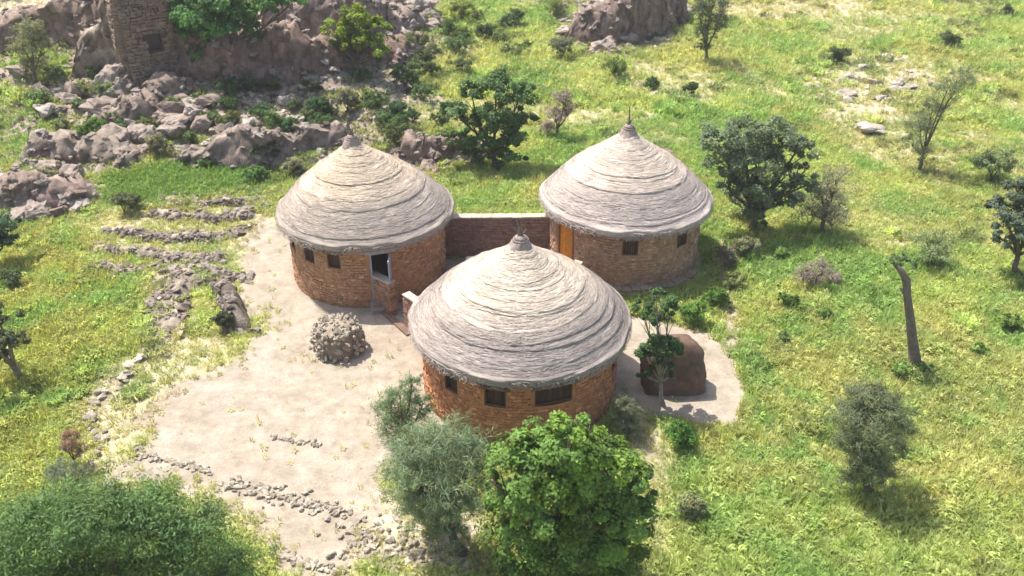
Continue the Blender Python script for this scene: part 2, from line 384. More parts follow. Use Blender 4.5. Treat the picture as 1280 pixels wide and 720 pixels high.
            l = MB(); l.box(-w_/2-.15, w_/2+.15, -(rw+.08), -(rr-.03), b_+.004, b_+.11, (.22, .13, .08), .008, Mx); l.build('lintel', M_WOOD, root)
    # thatch
    inner = MB(); nS = 72
    cone = [(Re-.1, -.02), (Re*.8, .1), (Re*.5, .1), (.3, .05)]
    def zr(t): return ze+H*(1-thatch_profile(t))
    def lx(z): return lean[0]*max(0, (z-ze)/H), lean[1]*max(0, (z-ze)/H)
    for (r, dz) in cone:
        for k in range(nS):
            z = zr(r/Re)-.14; ax, ay = lx(z); inner.v.append((r*math.cos(2*PI*k/nS)+ax, r*math.sin(2*PI*k/nS)+ay, z))
    for i in range(len(cone)-1):
        for k in range(nS): inner.f.append([i*nS+k, i*nS+(k+1) % nS, (i+1)*nS+(k+1) % nS, (i+1)*nS+k]); inner.c.append((.28, .22, .17))
    roof = inner.build('roof', M_STRAW, root)
    edges = [.0]
    widths = rg.uniform(.45, 1.7, 14); widths = widths/widths.sum(); cum = np.cumsum(widths)
    edges = np.concatenate([[.07], .07+.93*cum]); nL = len(edges)-1
    th = rg.uniform(.016, .042, nL); th[np.array([5, 8, 11])+rg.integers(-1, 2, 3)] = .075; th[-1] = .12
    amp = rg.uniform(.006, .018, nL+1); ph = rg.uniform(0, 6.28, nL+1); amp[0] = 0; amp[-1] = .004
    def wob(i, a): return amp[i]*np.sin(a+ph[i]) + amp[i]*.45*np.sin(3*a+ph[i]*2) + amp[i]*.25*np.sin(7*a+ph[i]*3)
    nA = 220; A = np.arange(nA)/nA*2*PI
    for i in range(nL):
        rows = []; uvs = []; K = 6; last = (i == nL-1)
        prof = [(s, th[i]*(s**.8)) for s in np.linspace(-.12, .93, K)]
        prof = [(s, (o if np.isfinite(o) and s > 0 else 0)) for s, o in [(s, th[i]*(max(s, 0)**.8)) for s in np.linspace(-.12, .93, K)]]
        prof += [(1.0, th[i]*.8), (1.005, th[i]*.35), (.985, -.02)]
        if last: prof = prof[:-3]+[(.985, th[i]*.85), (1.0, th[i]*.45), (1.0, -.02), (.985, -.1), (.95, -.13), (.88, -.05)]
        for (s, off) in prof:
            e0 = edges[i]+wob(i, A); e1 = edges[i+1]+wob(i+1, A)
            t = e0+(e1-e0)*s
            z = ze+H*(1-thatch_profile(np.clip(t, 0, 1)))+off
            rag = (fbm(np.cos(A)*6+i*7+20, np.sin(A)*6+s*5+20, 4)-.5)*(.16 if last and s > .9 else .06 if s > .9 else .03)
            r = t*Re+rag; z = z+(.09*(fbm(np.cos(A)*3.5+60+seed, np.sin(A)*3.5+s, 3)-.5) if last and s > .6 else 0)+(fbm(np.cos(A)*14+i*3+40, np.sin(A)*14+s*9+40, 2)-.5)*.03 + .05*(fbm(np.cos(A)*2+i*.3+40, np.sin(A)*2+s*.3+70, 2)-.5)
            kx = np.clip((z-ze)/H, 0, 1)
            rows.append(np.stack([r*np.cos(A)+lean[0]*kx, r*np.sin(A)+lean[1]*kx, z], 1)); uvs.append(np.stack([A*t*Re+i*3.7, np.full(nA, t.mean()*5+off*4+i)], 1))
        V = np.concatenate(rows); U = np.concatenate(uvs); m = len(prof)
        q = (np.arange(m-1)[:, None]*nA+np.arange(nA)[None, :]); q2 = (np.arange(m-1)[:, None]*nA+(np.arange(nA)[None, :]+1) % nA)
        F = np.stack([q.ravel(), q2.ravel(), (q2+nA).ravel(), (q+nA).ravel()], 1)[:, ::-1]
        tt = (edges[i]+edges[i+1])/2; mixv = float(sm((tt-.5)/.3)); var = 1+rg.uniform(-.16, .12)
        c0 = np.array(thatch_in)*(1-mixv)+np.array(thatch_out)*mixv
        fa = np.tile(A, m-1); nz = fbm(np.cos(fa)*2.5+i*.9+9, np.sin(fa)*2.5+30, 3)[:, None]
        colr = c0[None, :]*var*(.8+.4*nz); 
        link('thatch_layer', mesh_np('thatch_layer', V, F, M_THATCH, colr, True, U), roof)
    # loose stalks lying along the coils
    ns = 9000; t = np.sqrt(rg.uniform(.01, 1.0, ns)); a0 = rg.uniform(0, 2*PI, ns); ln = rg.uniform(.15, .55, ns)/(t*Re+.3)
    tilt = rg.normal(0, .018, ns); wdt = rg.uniform(.007, .016, ns)
    ei = np.clip(np.searchsorted(edges, t)-1, 0, nL-1); sfr = np.clip((t-edges[ei])/(edges[ei+1]-edges[ei]), 0, 1)
    off = th[ei]*sfr**.8*.9+rg.uniform(.0, .022, ns)
    off = np.where(t > .97, th[-1]*.3, off)
    Vs = []
    for k in range(3):
        aa = a0+ln*(k/2-.5); tk = t+tilt*(k/2-.5)*.5
        for sgn in (-1, 1):
            tt = tk+sgn*wdt/Re*.5; z = ze+H*(1-thatch_profile(np.clip(tt, 0, 1)))+off+.012; kx = np.clip((z-ze)/H, 0, 1)
            Vs.append(np.stack([tt*Re*np.cos(aa)+lean[0]*kx, tt*Re*np.sin(aa)+lean[1]*kx, z], 1))
    V = np.stack(Vs, 1).reshape(-1, 3); b = np.arange(ns)*6
    F = np.concatenate([np.stack([b, b+1, b+3, b+2], 1), np.stack([b+2, b+3, b+5, b+4], 1)])
    mixv = sm((t-.5)/.3)[:, None]; cs = (np.array(thatch_in)*(1-mixv)+np.array(thatch_out)*mixv)*rg.uniform(.68, 1.3, (ns, 1))*np.array([1, .97, .94])
    tag(link('straw', mesh_np('straw', V, F, M_STRAW, np.concatenate([cs, cs])), roof), kind='stuff')
    # ragged fringe along the eave
    nf = 2600; aa = rg.uniform(0, 2*PI, nf); l1 = rg.uniform(.03, .12, nf); wd = rg.uniform(.01, .025, nf); sw = rg.normal(0, .05, nf)
    z0 = ze+rg.uniform(-.16, .1, nf); r0 = Re*(1.0+.004*np.sin(aa*5))+rg.uniform(-.03, .015, nf)
    top = lambda s: np.stack([r0*np.cos(aa+s*wd/Re/2), r0*np.sin(aa+s*wd/Re/2), z0], 1)
    r2 = r0+rg.uniform(-.01, .06, nf); bot = lambda s: np.stack([r2*np.cos(aa+sw/Re*3+s*wd/Re/2), r2*np.sin(aa+sw/Re*3+s*wd/Re/2), z0-l1], 1)
    V = np.stack([top(-1), top(1), bot(1), bot(-1)], 1).reshape(-1, 3); F = np.arange(nf*4).reshape(-1, 4)
    cs = np.array(thatch_out)*rg.uniform(.4, 1.25, (nf, 1))
    tag(link('eave_fringe', mesh_np('eave_fringe', V, F, M_STRAW, cs), roof), kind='stuff')
    # tied tip
    ax, ay = lean; zt = zr(.05)+.03
    k = MB(); k.tube([(ax, ay, zt-.25), (ax, ay, zt), (ax*1.02, ay, zt+.16), (ax, ay, zt+.2)], [.42, .3, .17, .13], 14, (.34, .27, .24), .08)
    kn = k.build('tip_binding', M_STRAW, root)
    r_ = MB()
    for zz, rr in ((.06, .26), (.13, .2)):
        pts = [(ax+rr*math.cos(a), ay+rr*math.sin(a), zt+zz) for a in np.linspace(0, 2*PI, 13)]; r_.tube(pts, [.03]*13, 5, (.22, .17, .14))
    r_.build('rope', M_STRAW, kn)
    f = MB()
    for pts, rad in finial:
        f.tube([(ax+p[0], ay+p[1], zt+p[2]) for p in pts], rad, 5, (.2, .15, .125))
    f.build('finial', M_STRAW, root)
    return root, (cx, cy)

def win(phi, w, z0, z1, **k): return dict(phi=R(phi), w=w, z0=z0, z1=z1, kind='window', **k)
brush = [([(0,0,.1),(-.03,0,.42),(-.12,0,.75)], [.07,.045,.015]), ([(0,0,.1),(.06,0,.35),(.05,.02,.6)], [.05,.03,.01]), ([(0,0,.1),(-.1,0,.3),(-.22,0,.5)], [.05,.03,.008]), ([(0,0,.1),(.12,.03,.3),(.2,.05,.42)], [.04,.02,.006])]
stick = [([(0,0,.1),(0,0,.6),(-.02,0,.98)], [.05,.035,.025]), ([(0,0,.1),(.08,0,.36),(.16,0,.5)], [.05,.03,.01]), ([(0,0,.1),(-.09,0,.3)], [.05,.015])]
hL, cL = hut('left thatched hut with a dark open doorway and small square windows', 457, 260, 0, 3.74, 3.28, 2.75, 3.3, 2.95, (-.3, 0),
    [win(-16,.58,1.78,2.45), win(-37.5,.6,1.78,2.45), win(-62,.6,1.78,2.45), dict(phi=R(17), w=.84, z0=.38, z1=2.52, kind='doorway')],
    (.43,.24,.13), (.60,.50,.38), (.44,.38,.325), brush, 11)
hR, cR = hut('back right thatched hut with an orange door and a thin stick on its tip', 782, 245, 0, 3.76, 3.3, 2.75, 3.3, 2.92, (-.08, 0),
    [win(-2,.66,1.75,2.45), win(41,.66,1.75,2.45), dict(phi=R(-55), w=1.05, z0=.25, z1=2.5, kind='door')],
    (.41,.25,.155), (.59,.51,.425), (.45,.39,.35), stick, 12)
hF, cF = hut('nearest thatched hut with an orange brown wall behind the bright green tree', 650, 397, 0, 3.82, 3.4, 2.6, 3.2, 2.78, (0, 0),
    [win(-14,.72,1.5,2.22), win(18.5,1.3,1.55,2.28), win(-42,.6,1.5,2.2), win(70,.5,1.4,2.3)],
    (.50,.225,.11), (.61,.53,.43), (.40,.345,.31), brush, 13)
# low ledge of flat stones round the foot of the back right hut
def ledge(parent):
    random.seed(5); r0, r1 = 3.345, 3.72
    for k in range(22):
        a0 = R(-80)+k*R(6.2); a1 = a0+R(5.9); z1 = .34+random.uniform(-.025, .025); m = MB()
        q = lambda a, r, z: (r*math.sin(a), -r*math.cos(a), z); rr = r1+random.uniform(-.05, .05)
        m.hexa([q(a0,r0,-.1), q(a0,rr,-.1), q(a1,rr,-.1), q(a1,r0,-.1), q(a0,r0,z1), q(a0,rr,z1), q(a1,rr,z1), q(a1,r0,z1)], block_col((.34,.25,.18), .2), ((4,5,6,7),(0,1,5,4),(1,2,6,5),(2,3,7,6),(3,0,4,7)))
        if k == 0: l = m.build('ledge', M_STONE, parent)
        else: m.build('stone', M_STONE, l)
ledge(hR)

# ------------------------------------------------------------------ masonry walls
def masonry(name, label, cat, path, heights, thick, col, capcol=None, seed=1, course=(.11, .17), rough=.015, ln=(.18, .4), group=None, base=None, ruined=0, mat=None):
    random.seed(seed); o = Vector((*path[0], 0)); o.z = (base if base is not None else float(ground_z(*path[0])))
    root = empty(name, o); tag(root, label, cat, group); core = MB(); st = MB(); caps = []
    pts = [Vector((p[0]-o.x, p[1]-o.y)) for p in path]
    for i in range(len(pts)-1):
        a, b = pts[i], pts[i+1]; L = (b-a).length; d = (b-a)/L; nrm = Vector((-d.y, d.x)); ang = math.atan2(d.y, d.x)
        za = float(ground_z(a.x+o.x, a.y+o.y))-o.z if base is None else 0; zb = float(ground_z(b.x+o.x, b.y+o.y))-o.z if base is None else 0
        Mx = Matrix.Translation((a.x, a.y, 0)) @ Matrix.Rotation(ang, 4, 'Z'); h0, h1 = heights[i], heights[i+1]
        t2 = thick/2
        ns = max(1, int(L/1.0))
        for s in range(ns):
            f0, f1 = s/ns, (s+1)/ns; g0, g1 = za+(zb-za)*f0, za+(zb-za)*f1; k0, k1 = g0+h0+(h1-h0)*f0-ruined*.95, g1+h0+(h1-h0)*f1-ruined*.95
            core.hexa([Mx @ Vector(q) for q in ((L*f0+.001,-t2+.02,g0-.4),(L*f1,-t2+.02,g1-.4),(L*f1,t2-.02,g1-.4),(L*f0,t2-.02,g0-.4),(L*f0,-t2+.02,k0-.02),(L*f1,-t2+.02,k1-.02),(L*f1,t2-.02,k1-.02),(L*f0,t2-.02,k0-.02))], tuple(c*.8 for c in col))
        z = min(za, zb)-.15; top = max(za+h0, zb+h1)
        while z < top:
            ch = random.uniform(*course); x = -random.uniform(0, .1)
            while x < L:
                wd = random.uniform(*ln); xm = min(max(x+wd/2, 0), L)/L; lim = (za+(zb-za)*xm)+(h0+(h1-h0)*xm)
                if ruined: lim -= ruined*vnoise(np.float64((xm*L+i*5)*1.1+seed), np.float64(seed*3.3))
                gz = za+(zb-za)*xm
                if z+ch*.6 < lim and z+ch > gz-.1:
                    pr = random.uniform(0, rough*2)
                    st.box(max(x, 0)+.006, min(x+wd, L+.05)-.006, -t2-pr-rough*random.random()*2, t2+pr, z+.006, min(z+ch, lim+.05)-.006, block_col(col, .25), rough*.6, Mx)
                x += wd
            z += ch
        if capcol:
            nc = max(1, int(L/.42))
            for s in range(nc):
                x0, x1 = L*s/nc, L*(s+1)/nc; m = MB(); zz = max(za+h0, 0)+(zb+h1-za-h0)*(s+.5)/nc
                m.box(x0+.005, x1-.005, -t2-.05, t2+.05, zz-.01+random.uniform(0, .01), zz+.05, block_col(capcol, .06), .01, Mx); caps.append(m)
    c = core.build('core', M_MUD, root); tag(st.build('stonework', mat or M_STONE, root), kind='stuff')
    for m in caps: m.build('cap_stone', M_MUD, root)
    return root
CAPC = (.50, .42, .33)
def top_xy(px, py, z): d = ray(px, py); t = (CAM_H-z)/(-d[2]); return (d[0]*t, d[1]*t)
masonry('courtyard_wall', 'long brown courtyard wall with pale coping joining the two back huts', 'wall', [top_xy(552,271,2.0), top_xy(690,270,2.0)], [2.0,2.0], .3, (.25,.15,.115), CAPC, 21, base=0)
masonry('courtyard_wall', 'short stub wall with pale coping beside the dark doorway of the left hut', 'wall', [top_xy(464,341,1.5), top_xy(490,354,1.5)], [1.5,1.5], .26, (.33,.185,.12), CAPC, 22, base=0)
masonry('courtyard_wall', 'short stub wall with pale coping running under the left edge of the nearest roof', 'wall', [top_xy(507,367,1.5), top_xy(545,392,1.5)], [1.5,1.5], .26, (.33,.185,.12), CAPC, 23, base=0)
masonry('courtyard_wall', 'short wall with pale coping between the nearest hut and the back right hut', 'wall', [top_xy(700,348,1.5), top_xy(724,327,1.5)], [1.5,1.5], .26, (.33,.2,.14), CAPC, 24, base=0)
# gate sill between the stubs
m = MB(); a = Vector(top_xy(478,388,.05)); b = Vector(top_xy(512,418,.05)); d = (b-a); L = d.length; Mx = Matrix.Translation((a.x, a.y, 0)) @ Matrix.Rotation(math.atan2(d.y, d.x), 4, 'Z')
m.box(0, L, -.14, .14, -.05, .09, (.2,.13,.1), .015, Mx); o = m.build('door_sill', M_MUD); tag(o, 'low dark sill across the gap of the courtyard entrance', 'sill')
# mud bench in the courtyard
m = MB(); c = Vector(top_xy(597,326,1.0))
m.box(-.5, .5, -.38, .38, 0, 1.0, (.58,.5,.42), .04); me = m.mesh('mud_bench', M_MUD)
bm = bmesh.new(); bm.from_mesh(me); bmesh.ops.bevel(bm, geom=bm.edges[:], offset=.06, segments=3, affect='EDGES'); bm.to_mesh(me); bm.free()
o = link('mud_block', me, None, (c.x, c.y, 0)); tag(o, 'pale mud plastered block standing in the courtyard beside the nearest roof', 'block')

# ------------------------------------------------------------------ rocks
def rock_mesh(seed, sub=1, npts=16, rough=.12, flat=.7, col=(.33,.27,.24)):
    rnd = random.Random(seed); bm = bmesh.new()
    for _ in range(npts):
        v = Vector((rnd.gauss(0,1), rnd.gauss(0,1), rnd.gauss(0,1))).normalized()*rnd.uniform(.8, 1.05); bm.verts.new((v.x, v.y*rnd.uniform(.75,1), v.z*flat))
    r = bmesh.ops.convex_hull(bm, input=bm.verts[:])
    bmesh.ops.delete(bm, geom=[v for v in bm.verts if not v.link_faces], context='VERTS')
    if sub:
        bmesh.ops.subdivide_edges(bm, edges=bm.edges[:], cuts=sub, use_grid_fill=True, smooth=.04)
        for v in bm.verts:
            q = v.co*1.7+Vector((seed*3.1, 0, 0)); v.co += v.co.normalized()*(mnoise.fractal(q, 1, 2, 4)*rough)
    me = bpy.data.meshes.new('rock'); bm.to_mesh(me); bm.free()
    a = me.attributes.new('col', 'FLOAT_COLOR', 'FACE'); n = len(me.polygons)
    cs = np.ones((n, 4), np.float32); cs[:, :3] = np.array(col)*rnd.uniform(.8, 1.2)*(1+np.random.default_rng(seed).uniform(-.07, .07, (n, 1))); a.data.foreach_set('color', cs.ravel())
    me.materials.append(M_ROCK); return me
RC = [(.28,.225,.185), (.32,.265,.22), (.235,.175,.14), (.36,.305,.26), (.26,.20,.16), (.40,.345,.29)]
BIG = [rock_mesh(i, 4, 15, .26, .72, RC[i % 6]) for i in range(9)]
SMALL = [rock_mesh(40+i, 0, 11, 0, .7, RC[i % 6]) for i in range(10)]
PALE = [rock_mesh(70+i, 2, 14, .22, .38, (.42,.37,.30)) for i in range(5)]
SAND_ST = [rock_mesh(80+i, 0, 11, 0, .7, [(.50,.43,.335),(.57,.49,.385),(.42,.355,.275),(.62,.54,.43)][i % 4]) for i in range(8)]
def rock(meshes, x, y, s, name, label=None, cat=None, group=None, parent=None, sink=.25, zo=0):
    o = bpy.data.objects.new(name, random.choice(meshes)); COL.objects.link(o)
    z = float(ground_z(x, y))+s*(.5-sink)+zo
    if parent:
        o.parent = parent; o.location = (x-parent.location.x, y-parent.location.y, z-parent.location.z)
    else: o.location = (x, y, z)
    o.rotation_euler = (random.uniform(-.3,.3), random.uniform(-.3,.3), random.uniform(0, 6.28))
    o.scale = (s*random.uniform(.85,1.3), s*random.uniform(.8,1.1), s*random.uniform(.7,1.05))
    if label: tag(o, label, cat, group)
    return o
# boulder fields, each an area of the ground
random.seed(31)
def scatter_in(pl, n, mind=0):
    x0, y0 = pl.min(0); x1, y1 = pl.max(0); out = []; k = 0
    while len(out) < n and k < n*200:
        k += 1; x, y = random.uniform(x0, x1), random.uniform(y0, y1)
        if sdist(np.array([x]), np.array([y]), pl)[0] > 0 and all((x-a)**2+(y-b)**2 > mind*mind for a, b in out): out.append((x, y))
    return out
FIELDS = [
 ([(0,215),(50,190),(110,225),(120,262),(50,275),(0,290)], 40, (.3,1.0), ('brown boulder', 'in the left edge heap'), 'left edge heap'),
 ([(20,90),(120,60),(180,100),(150,150),(60,150)], 38, (.35,1.3), ('grey brown boulder', 'below the ruined tower'), 'below the ruined tower'),
 ([(130,110),(230,85),(265,150),(220,200),(140,200)], 48, (.45,1.6), ('weathered boulder', 'on the slanting ridge'), 'slanting ridge'),
 ([(230,120),(380,110),(420,180),(400,215),(250,210)], 52, (.3,1.2), ('dark boulder', 'behind the left hut'), 'behind the left hut'),
 ([(470,0),(530,0),(545,45),(500,60),(465,30)], 30, (.5,1.6), ('pale grey boulder', 'beside the yellow green tree'), 'beside the yellow green tree'),
 ([(500,170),(560,165),(600,200),(540,225),(500,200)], 16, (.35,.9), ('brown boulder', 'below the leafy bush'), 'below the leafy bush'),
 ([(690,10),(860,0),(850,45),(740,80),(700,50)], 38, (.5,1.7), ('dark boulder', 'of the top outcrop'), 'top outcrop'),
 ([(1030,100),(1080,75),(1150,75),(1170,110),(1120,125),(1060,130)], 24, (.3,1.0), ('flat pale rock', 'in the stony patch'), 'stony patch'),
]
for pts, n, (s0, s1), lab, grp in FIELDS:
    pl = poly(pts); pale = 'pale' in lab
    spots = [(x, y, s0+(s1-s0)*random.random()**1.6) for x, y in scatter_in(pl, n, .35)]
    mxs = max(q[2] for q in spots); mx_, my_ = sorted(q[0] for q in spots), sorted(q[1] for q in spots)
    for (x, y, s) in spots:
        ix = sum(x > mx_[int(len(mx_)*f)] for f in (.33, .67)); iy = int(y > my_[len(my_)//2]); big = s > s0+(s1-s0)*.35
        where = ('near', 'far')[iy]+' '+('left', 'middle', 'right')[ix]
        if s == mxs: l_, g_ = 'biggest boulder '+lab[1], None
        else: l_ = ('larger ' if big else 'smaller ')+lab[0]+' at the '+where+' of those '+lab[1]; g_ = ('larger' if big else 'smaller')+' boulders, '+where+', '+grp
        rock((PALE if 'flat pale' in lab[0] else BIG), x, y, s*.85, 'boulder', l_, 'boulder', g_)
x, y, z = G(842, 194); rock(BIG, x, y, .9, 'boulder', 'dark boulder just behind the right side of the back right roof', 'boulder')
x, y, z = G(1083, 165); rock(PALE, x, y, 1.1, 'boulder', 'broad flat pale slab of rock below the stony patch', 'boulder')
x, y, z = G(150, 105); rock(BIG, x, y, 1.6, 'boulder', 'biggest rounded boulder standing under the ruined tower', 'boulder')
x, y, z = G(105, 245); rock(BIG, x, y, .95, 'boulder', 'round brown boulder at the right end of the left edge heap', 'boulder')

# ------------------------------------------------------------------ stone rows
def stone_row(label, pts, size, gap=.9, width=.15, meshes=SMALL, seed=1, two=1):
    random.seed(seed); w_ = [G(*p)[:2] for p in pts]; root = None; root = empty('stone_row', (*w_[0], float(ground_z(*w_[0])))); tag(root, label, 'stone row', 'rows of stones')
    for i in range(len(w_)-1):
        (ax, ay), (bx, by) = w_[i], w_[i+1]; L = math.hypot(bx-ax, by-ay); x = 0
        while x < L:
            s = random.uniform(size*.6, size*1.35)/2; t = x/L
            for k in range(two):
                rock(meshes, ax+(bx-ax)*t+random.gauss(0, width), ay+(by-ay)*t+random.gauss(0, width), s, 'stone', parent=root, sink=.2)
            x += s*2*gap*random.uniform(.8, 1.5)
    return root
stone_row('wavy line of small brown stones in the middle of the sandy yard', [(170,556),(178,572),(215,578),(268,592)], .19, .55, .07, SAND_ST, 1, 3)
stone_row('widest band of grey stones across the lower part of the sandy yard', [(290,605),(330,618),(375,628),(430,640)], .22, .55, .17, SAND_ST, 2, 6)
stone_row('short line of small stones in the upper right of the sandy yard', [(342,546),(362,551),(400,556)], .17, .6, .06, SAND_ST, 3, 3)
stone_row('stones along the bottom edge of the picture beside the dark acacia', [(330,695),(362,698),(395,708),(425,712)], .2, .6, .1, SAND_ST, 4, 4)
stone_row('long stone row curving down the left of the yard to the yellow green field', [(245,400),(215,425),(185,445),(160,470),(135,490),(115,505),(112,530)], .4, .8, .12, PALE+SAND_ST, 5, 2)
stone_row('left side of the ruined stone ring beside the field', [(222,345),(200,360),(187,385),(192,410)], .5, .6, .1, SMALL, 6, 3)
stone_row('right side of the ruined stone ring beside the field', [(222,345),(236,362),(232,390),(215,412)], .5, .6, .1, SMALL, 7, 3)
stone_row('lowest terrace row leading to the stone ring', [(108,308),(150,318),(205,322),(250,328),(285,326)], 0.5, .85, .14, SMALL, 8, 4)
stone_row('second terrace row with gaps above the stone ring', [(115,335),(175,338),(205,335),(235,348),(262,360)], .5, .85, .16, SMALL, 9, 4)
stone_row('third terrace row ending at the sandy yard', [(205,295),(240,302),(290,296),(315,282)], .5, .85, .16, SMALL, 10, 4)
stone_row('highest terrace row of scattered stones', [(195,268),(250,275),(300,268),(330,258)], .5, .9, .2, SMALL, 14, 3)
stone_row('stones piled beside the dark stump left of the yard', [(262,370),(275,385),(288,400),(285,416),(318,416)], .42, .7, .1, SMALL, 15, 2)
stone_row('scattered stones at the foot of the reddish shrub', [(108,520),(120,545),(125,575),(130,600)], .3, 1.1, .18, SAND_ST, 16, 2)
stone_row('stones strewn under the grey green tree by the bottom edge', [(420,648),(450,660),(490,672),(530,690)], .26, .6, .35, SAND_ST, 17, 5)
stone_row('stones strewn along the bottom of the picture left of the bright green tree', [(440,690),(480,700),(530,712),(580,716)], .26, .6, .35, SAND_ST, 18, 5)
stone_row('line of low stones along the sand path right of the back right hut', [(905,350),(912,385),(920,410),(925,440)], .25, 1.6, .1, SAND_ST, 19, 1)

stone_row('rubble filling the middle of the ruined stone ring', [(222,350),(216,370),(210,392),(200,410),(195,425)], .4, .6, .3, SMALL+SAND_ST, 20, 4)
stone_row('thin top row of terrace stones above the bright green strip', [(215,245),(260,252),(310,250),(335,242)], .42, 1.0, .16, SMALL, 22, 2)

# round pile of rubble on the yard
def pile():
    random.seed(77); x, y, z = G(424, 436); root = empty('rubble_pile', (x, y, float(ground_z(x, y)))); tag(root, 'round waist high pile of grey brown stones on the sand before the left hut', 'stone pile')
    m = MB(); m.tube([(0,0,-.1),(0,0,.5),(0,0,.95),(0,0,1.12)], [.86,.84,.72,.3], 18, (.30,.24,.175), .05); m.build('core', M_MUD, root)
    for k in range(290):
        if k < 165:
            a = random.uniform(0, 2*PI); h = random.random(); r = .95-.14*h**3; px, py, pz = r*math.cos(a), r*math.sin(a), .04+h*.98
        else:
            a = random.uniform(0, 2*PI); r = .88*math.sqrt(random.random()); px, py, pz = r*math.cos(a), r*math.sin(a), 1.0+.16*(1-r)
        s = random.uniform(.06, .12)
        o = bpy.data.objects.new('stone', random.choice(SAND_ST)); COL.objects.link(o); o.parent = root; o.location = (px, py, pz)
        o.rotation_euler = (random.uniform(0,3),random.uniform(0,3),random.uniform(0,3)); o.scale = (s*1.3, s, s*random.uniform(1,1.9))
pile()
random.seed(78); x, y, z = G(388, 437); rock(SMALL, x, y, .12, 'stone', 'single small dark stone on the sand just left of the round stone pile', 'stone')

# ------------------------------------------------------------------ ruins and banks
def g2(px, py): return G(px, py)[:2]
def tower():
    x, y, z = G(190, 94); random.seed(51)
    root = empty('ruined_tower', (x, y, float(ground_z(x, y))-.3)); root.rotation_euler[2] = R(33); tag(root, 'broken brown stone tower with one small dark opening at the upper left', 'ruin')
    w_ = 2.9; hh = 7.2; st = MB(); core = MB()
    # four walls of blocks, broken top; the opening sits in the right hand face
    core.box(-w_/2+.1, w_/2-.1, -w_/2+.1, w_/2-.1, -.5, 2.4, (.2,.15,.13)); core.box(-w_/2+.1, w_/2-.1, -w_/2+.75, w_/2-.1, 2.4, hh-.8, (.2,.15,.13))
    core.box(-w_/2+.1, -.05, -w_/2+.1, -w_/2+.75, 2.4, hh-.8, (.2,.15,.13)); core.box(.75, w_/2-.1, -w_/2+.1, -w_/2+.75, 2.4, hh-.8, (.2,.15,.13)); core.box(-.05, .75, -w_/2+.1, -w_/2+.75, 3.4, hh-.8, (.2,.15,.13))
    for side in range(4):
        Mx = Matrix.Rotation(side*PI/2, 4, 'Z'); z = -.4
        while z < hh:
            ch = random.uniform(.15, .26); x = -w_/2
            while x < w_/2:
                wd = random.uniform(.2, .45); x1 = min(x+wd, w_/2)
                lim = hh-1.9*vnoise(np.float64(x*.9+side*4), np.float64(side*2.7))-(.9 if side in (1, 2) else 0)
                if z < lim and not (side == 0 and x1 > -.05 and x < .75 and z+ch > 2.4 and z < 3.4):
                    pr = random.uniform(.0, .12)+.5*float(vnoise(np.float64(x*.8+side*9), np.float64(z*.7))); st.box(x+.01, x1-.01, -w_/2-pr, -w_/2+.3, z+.01, z+ch-.01, block_col((.27,.195,.145), .2), .035, Mx)
                x = x1
            z += ch
    core.build('core', M_MUD, root); tag(st.build('stonework', M_ROCK, root), kind='stuff')
    return root

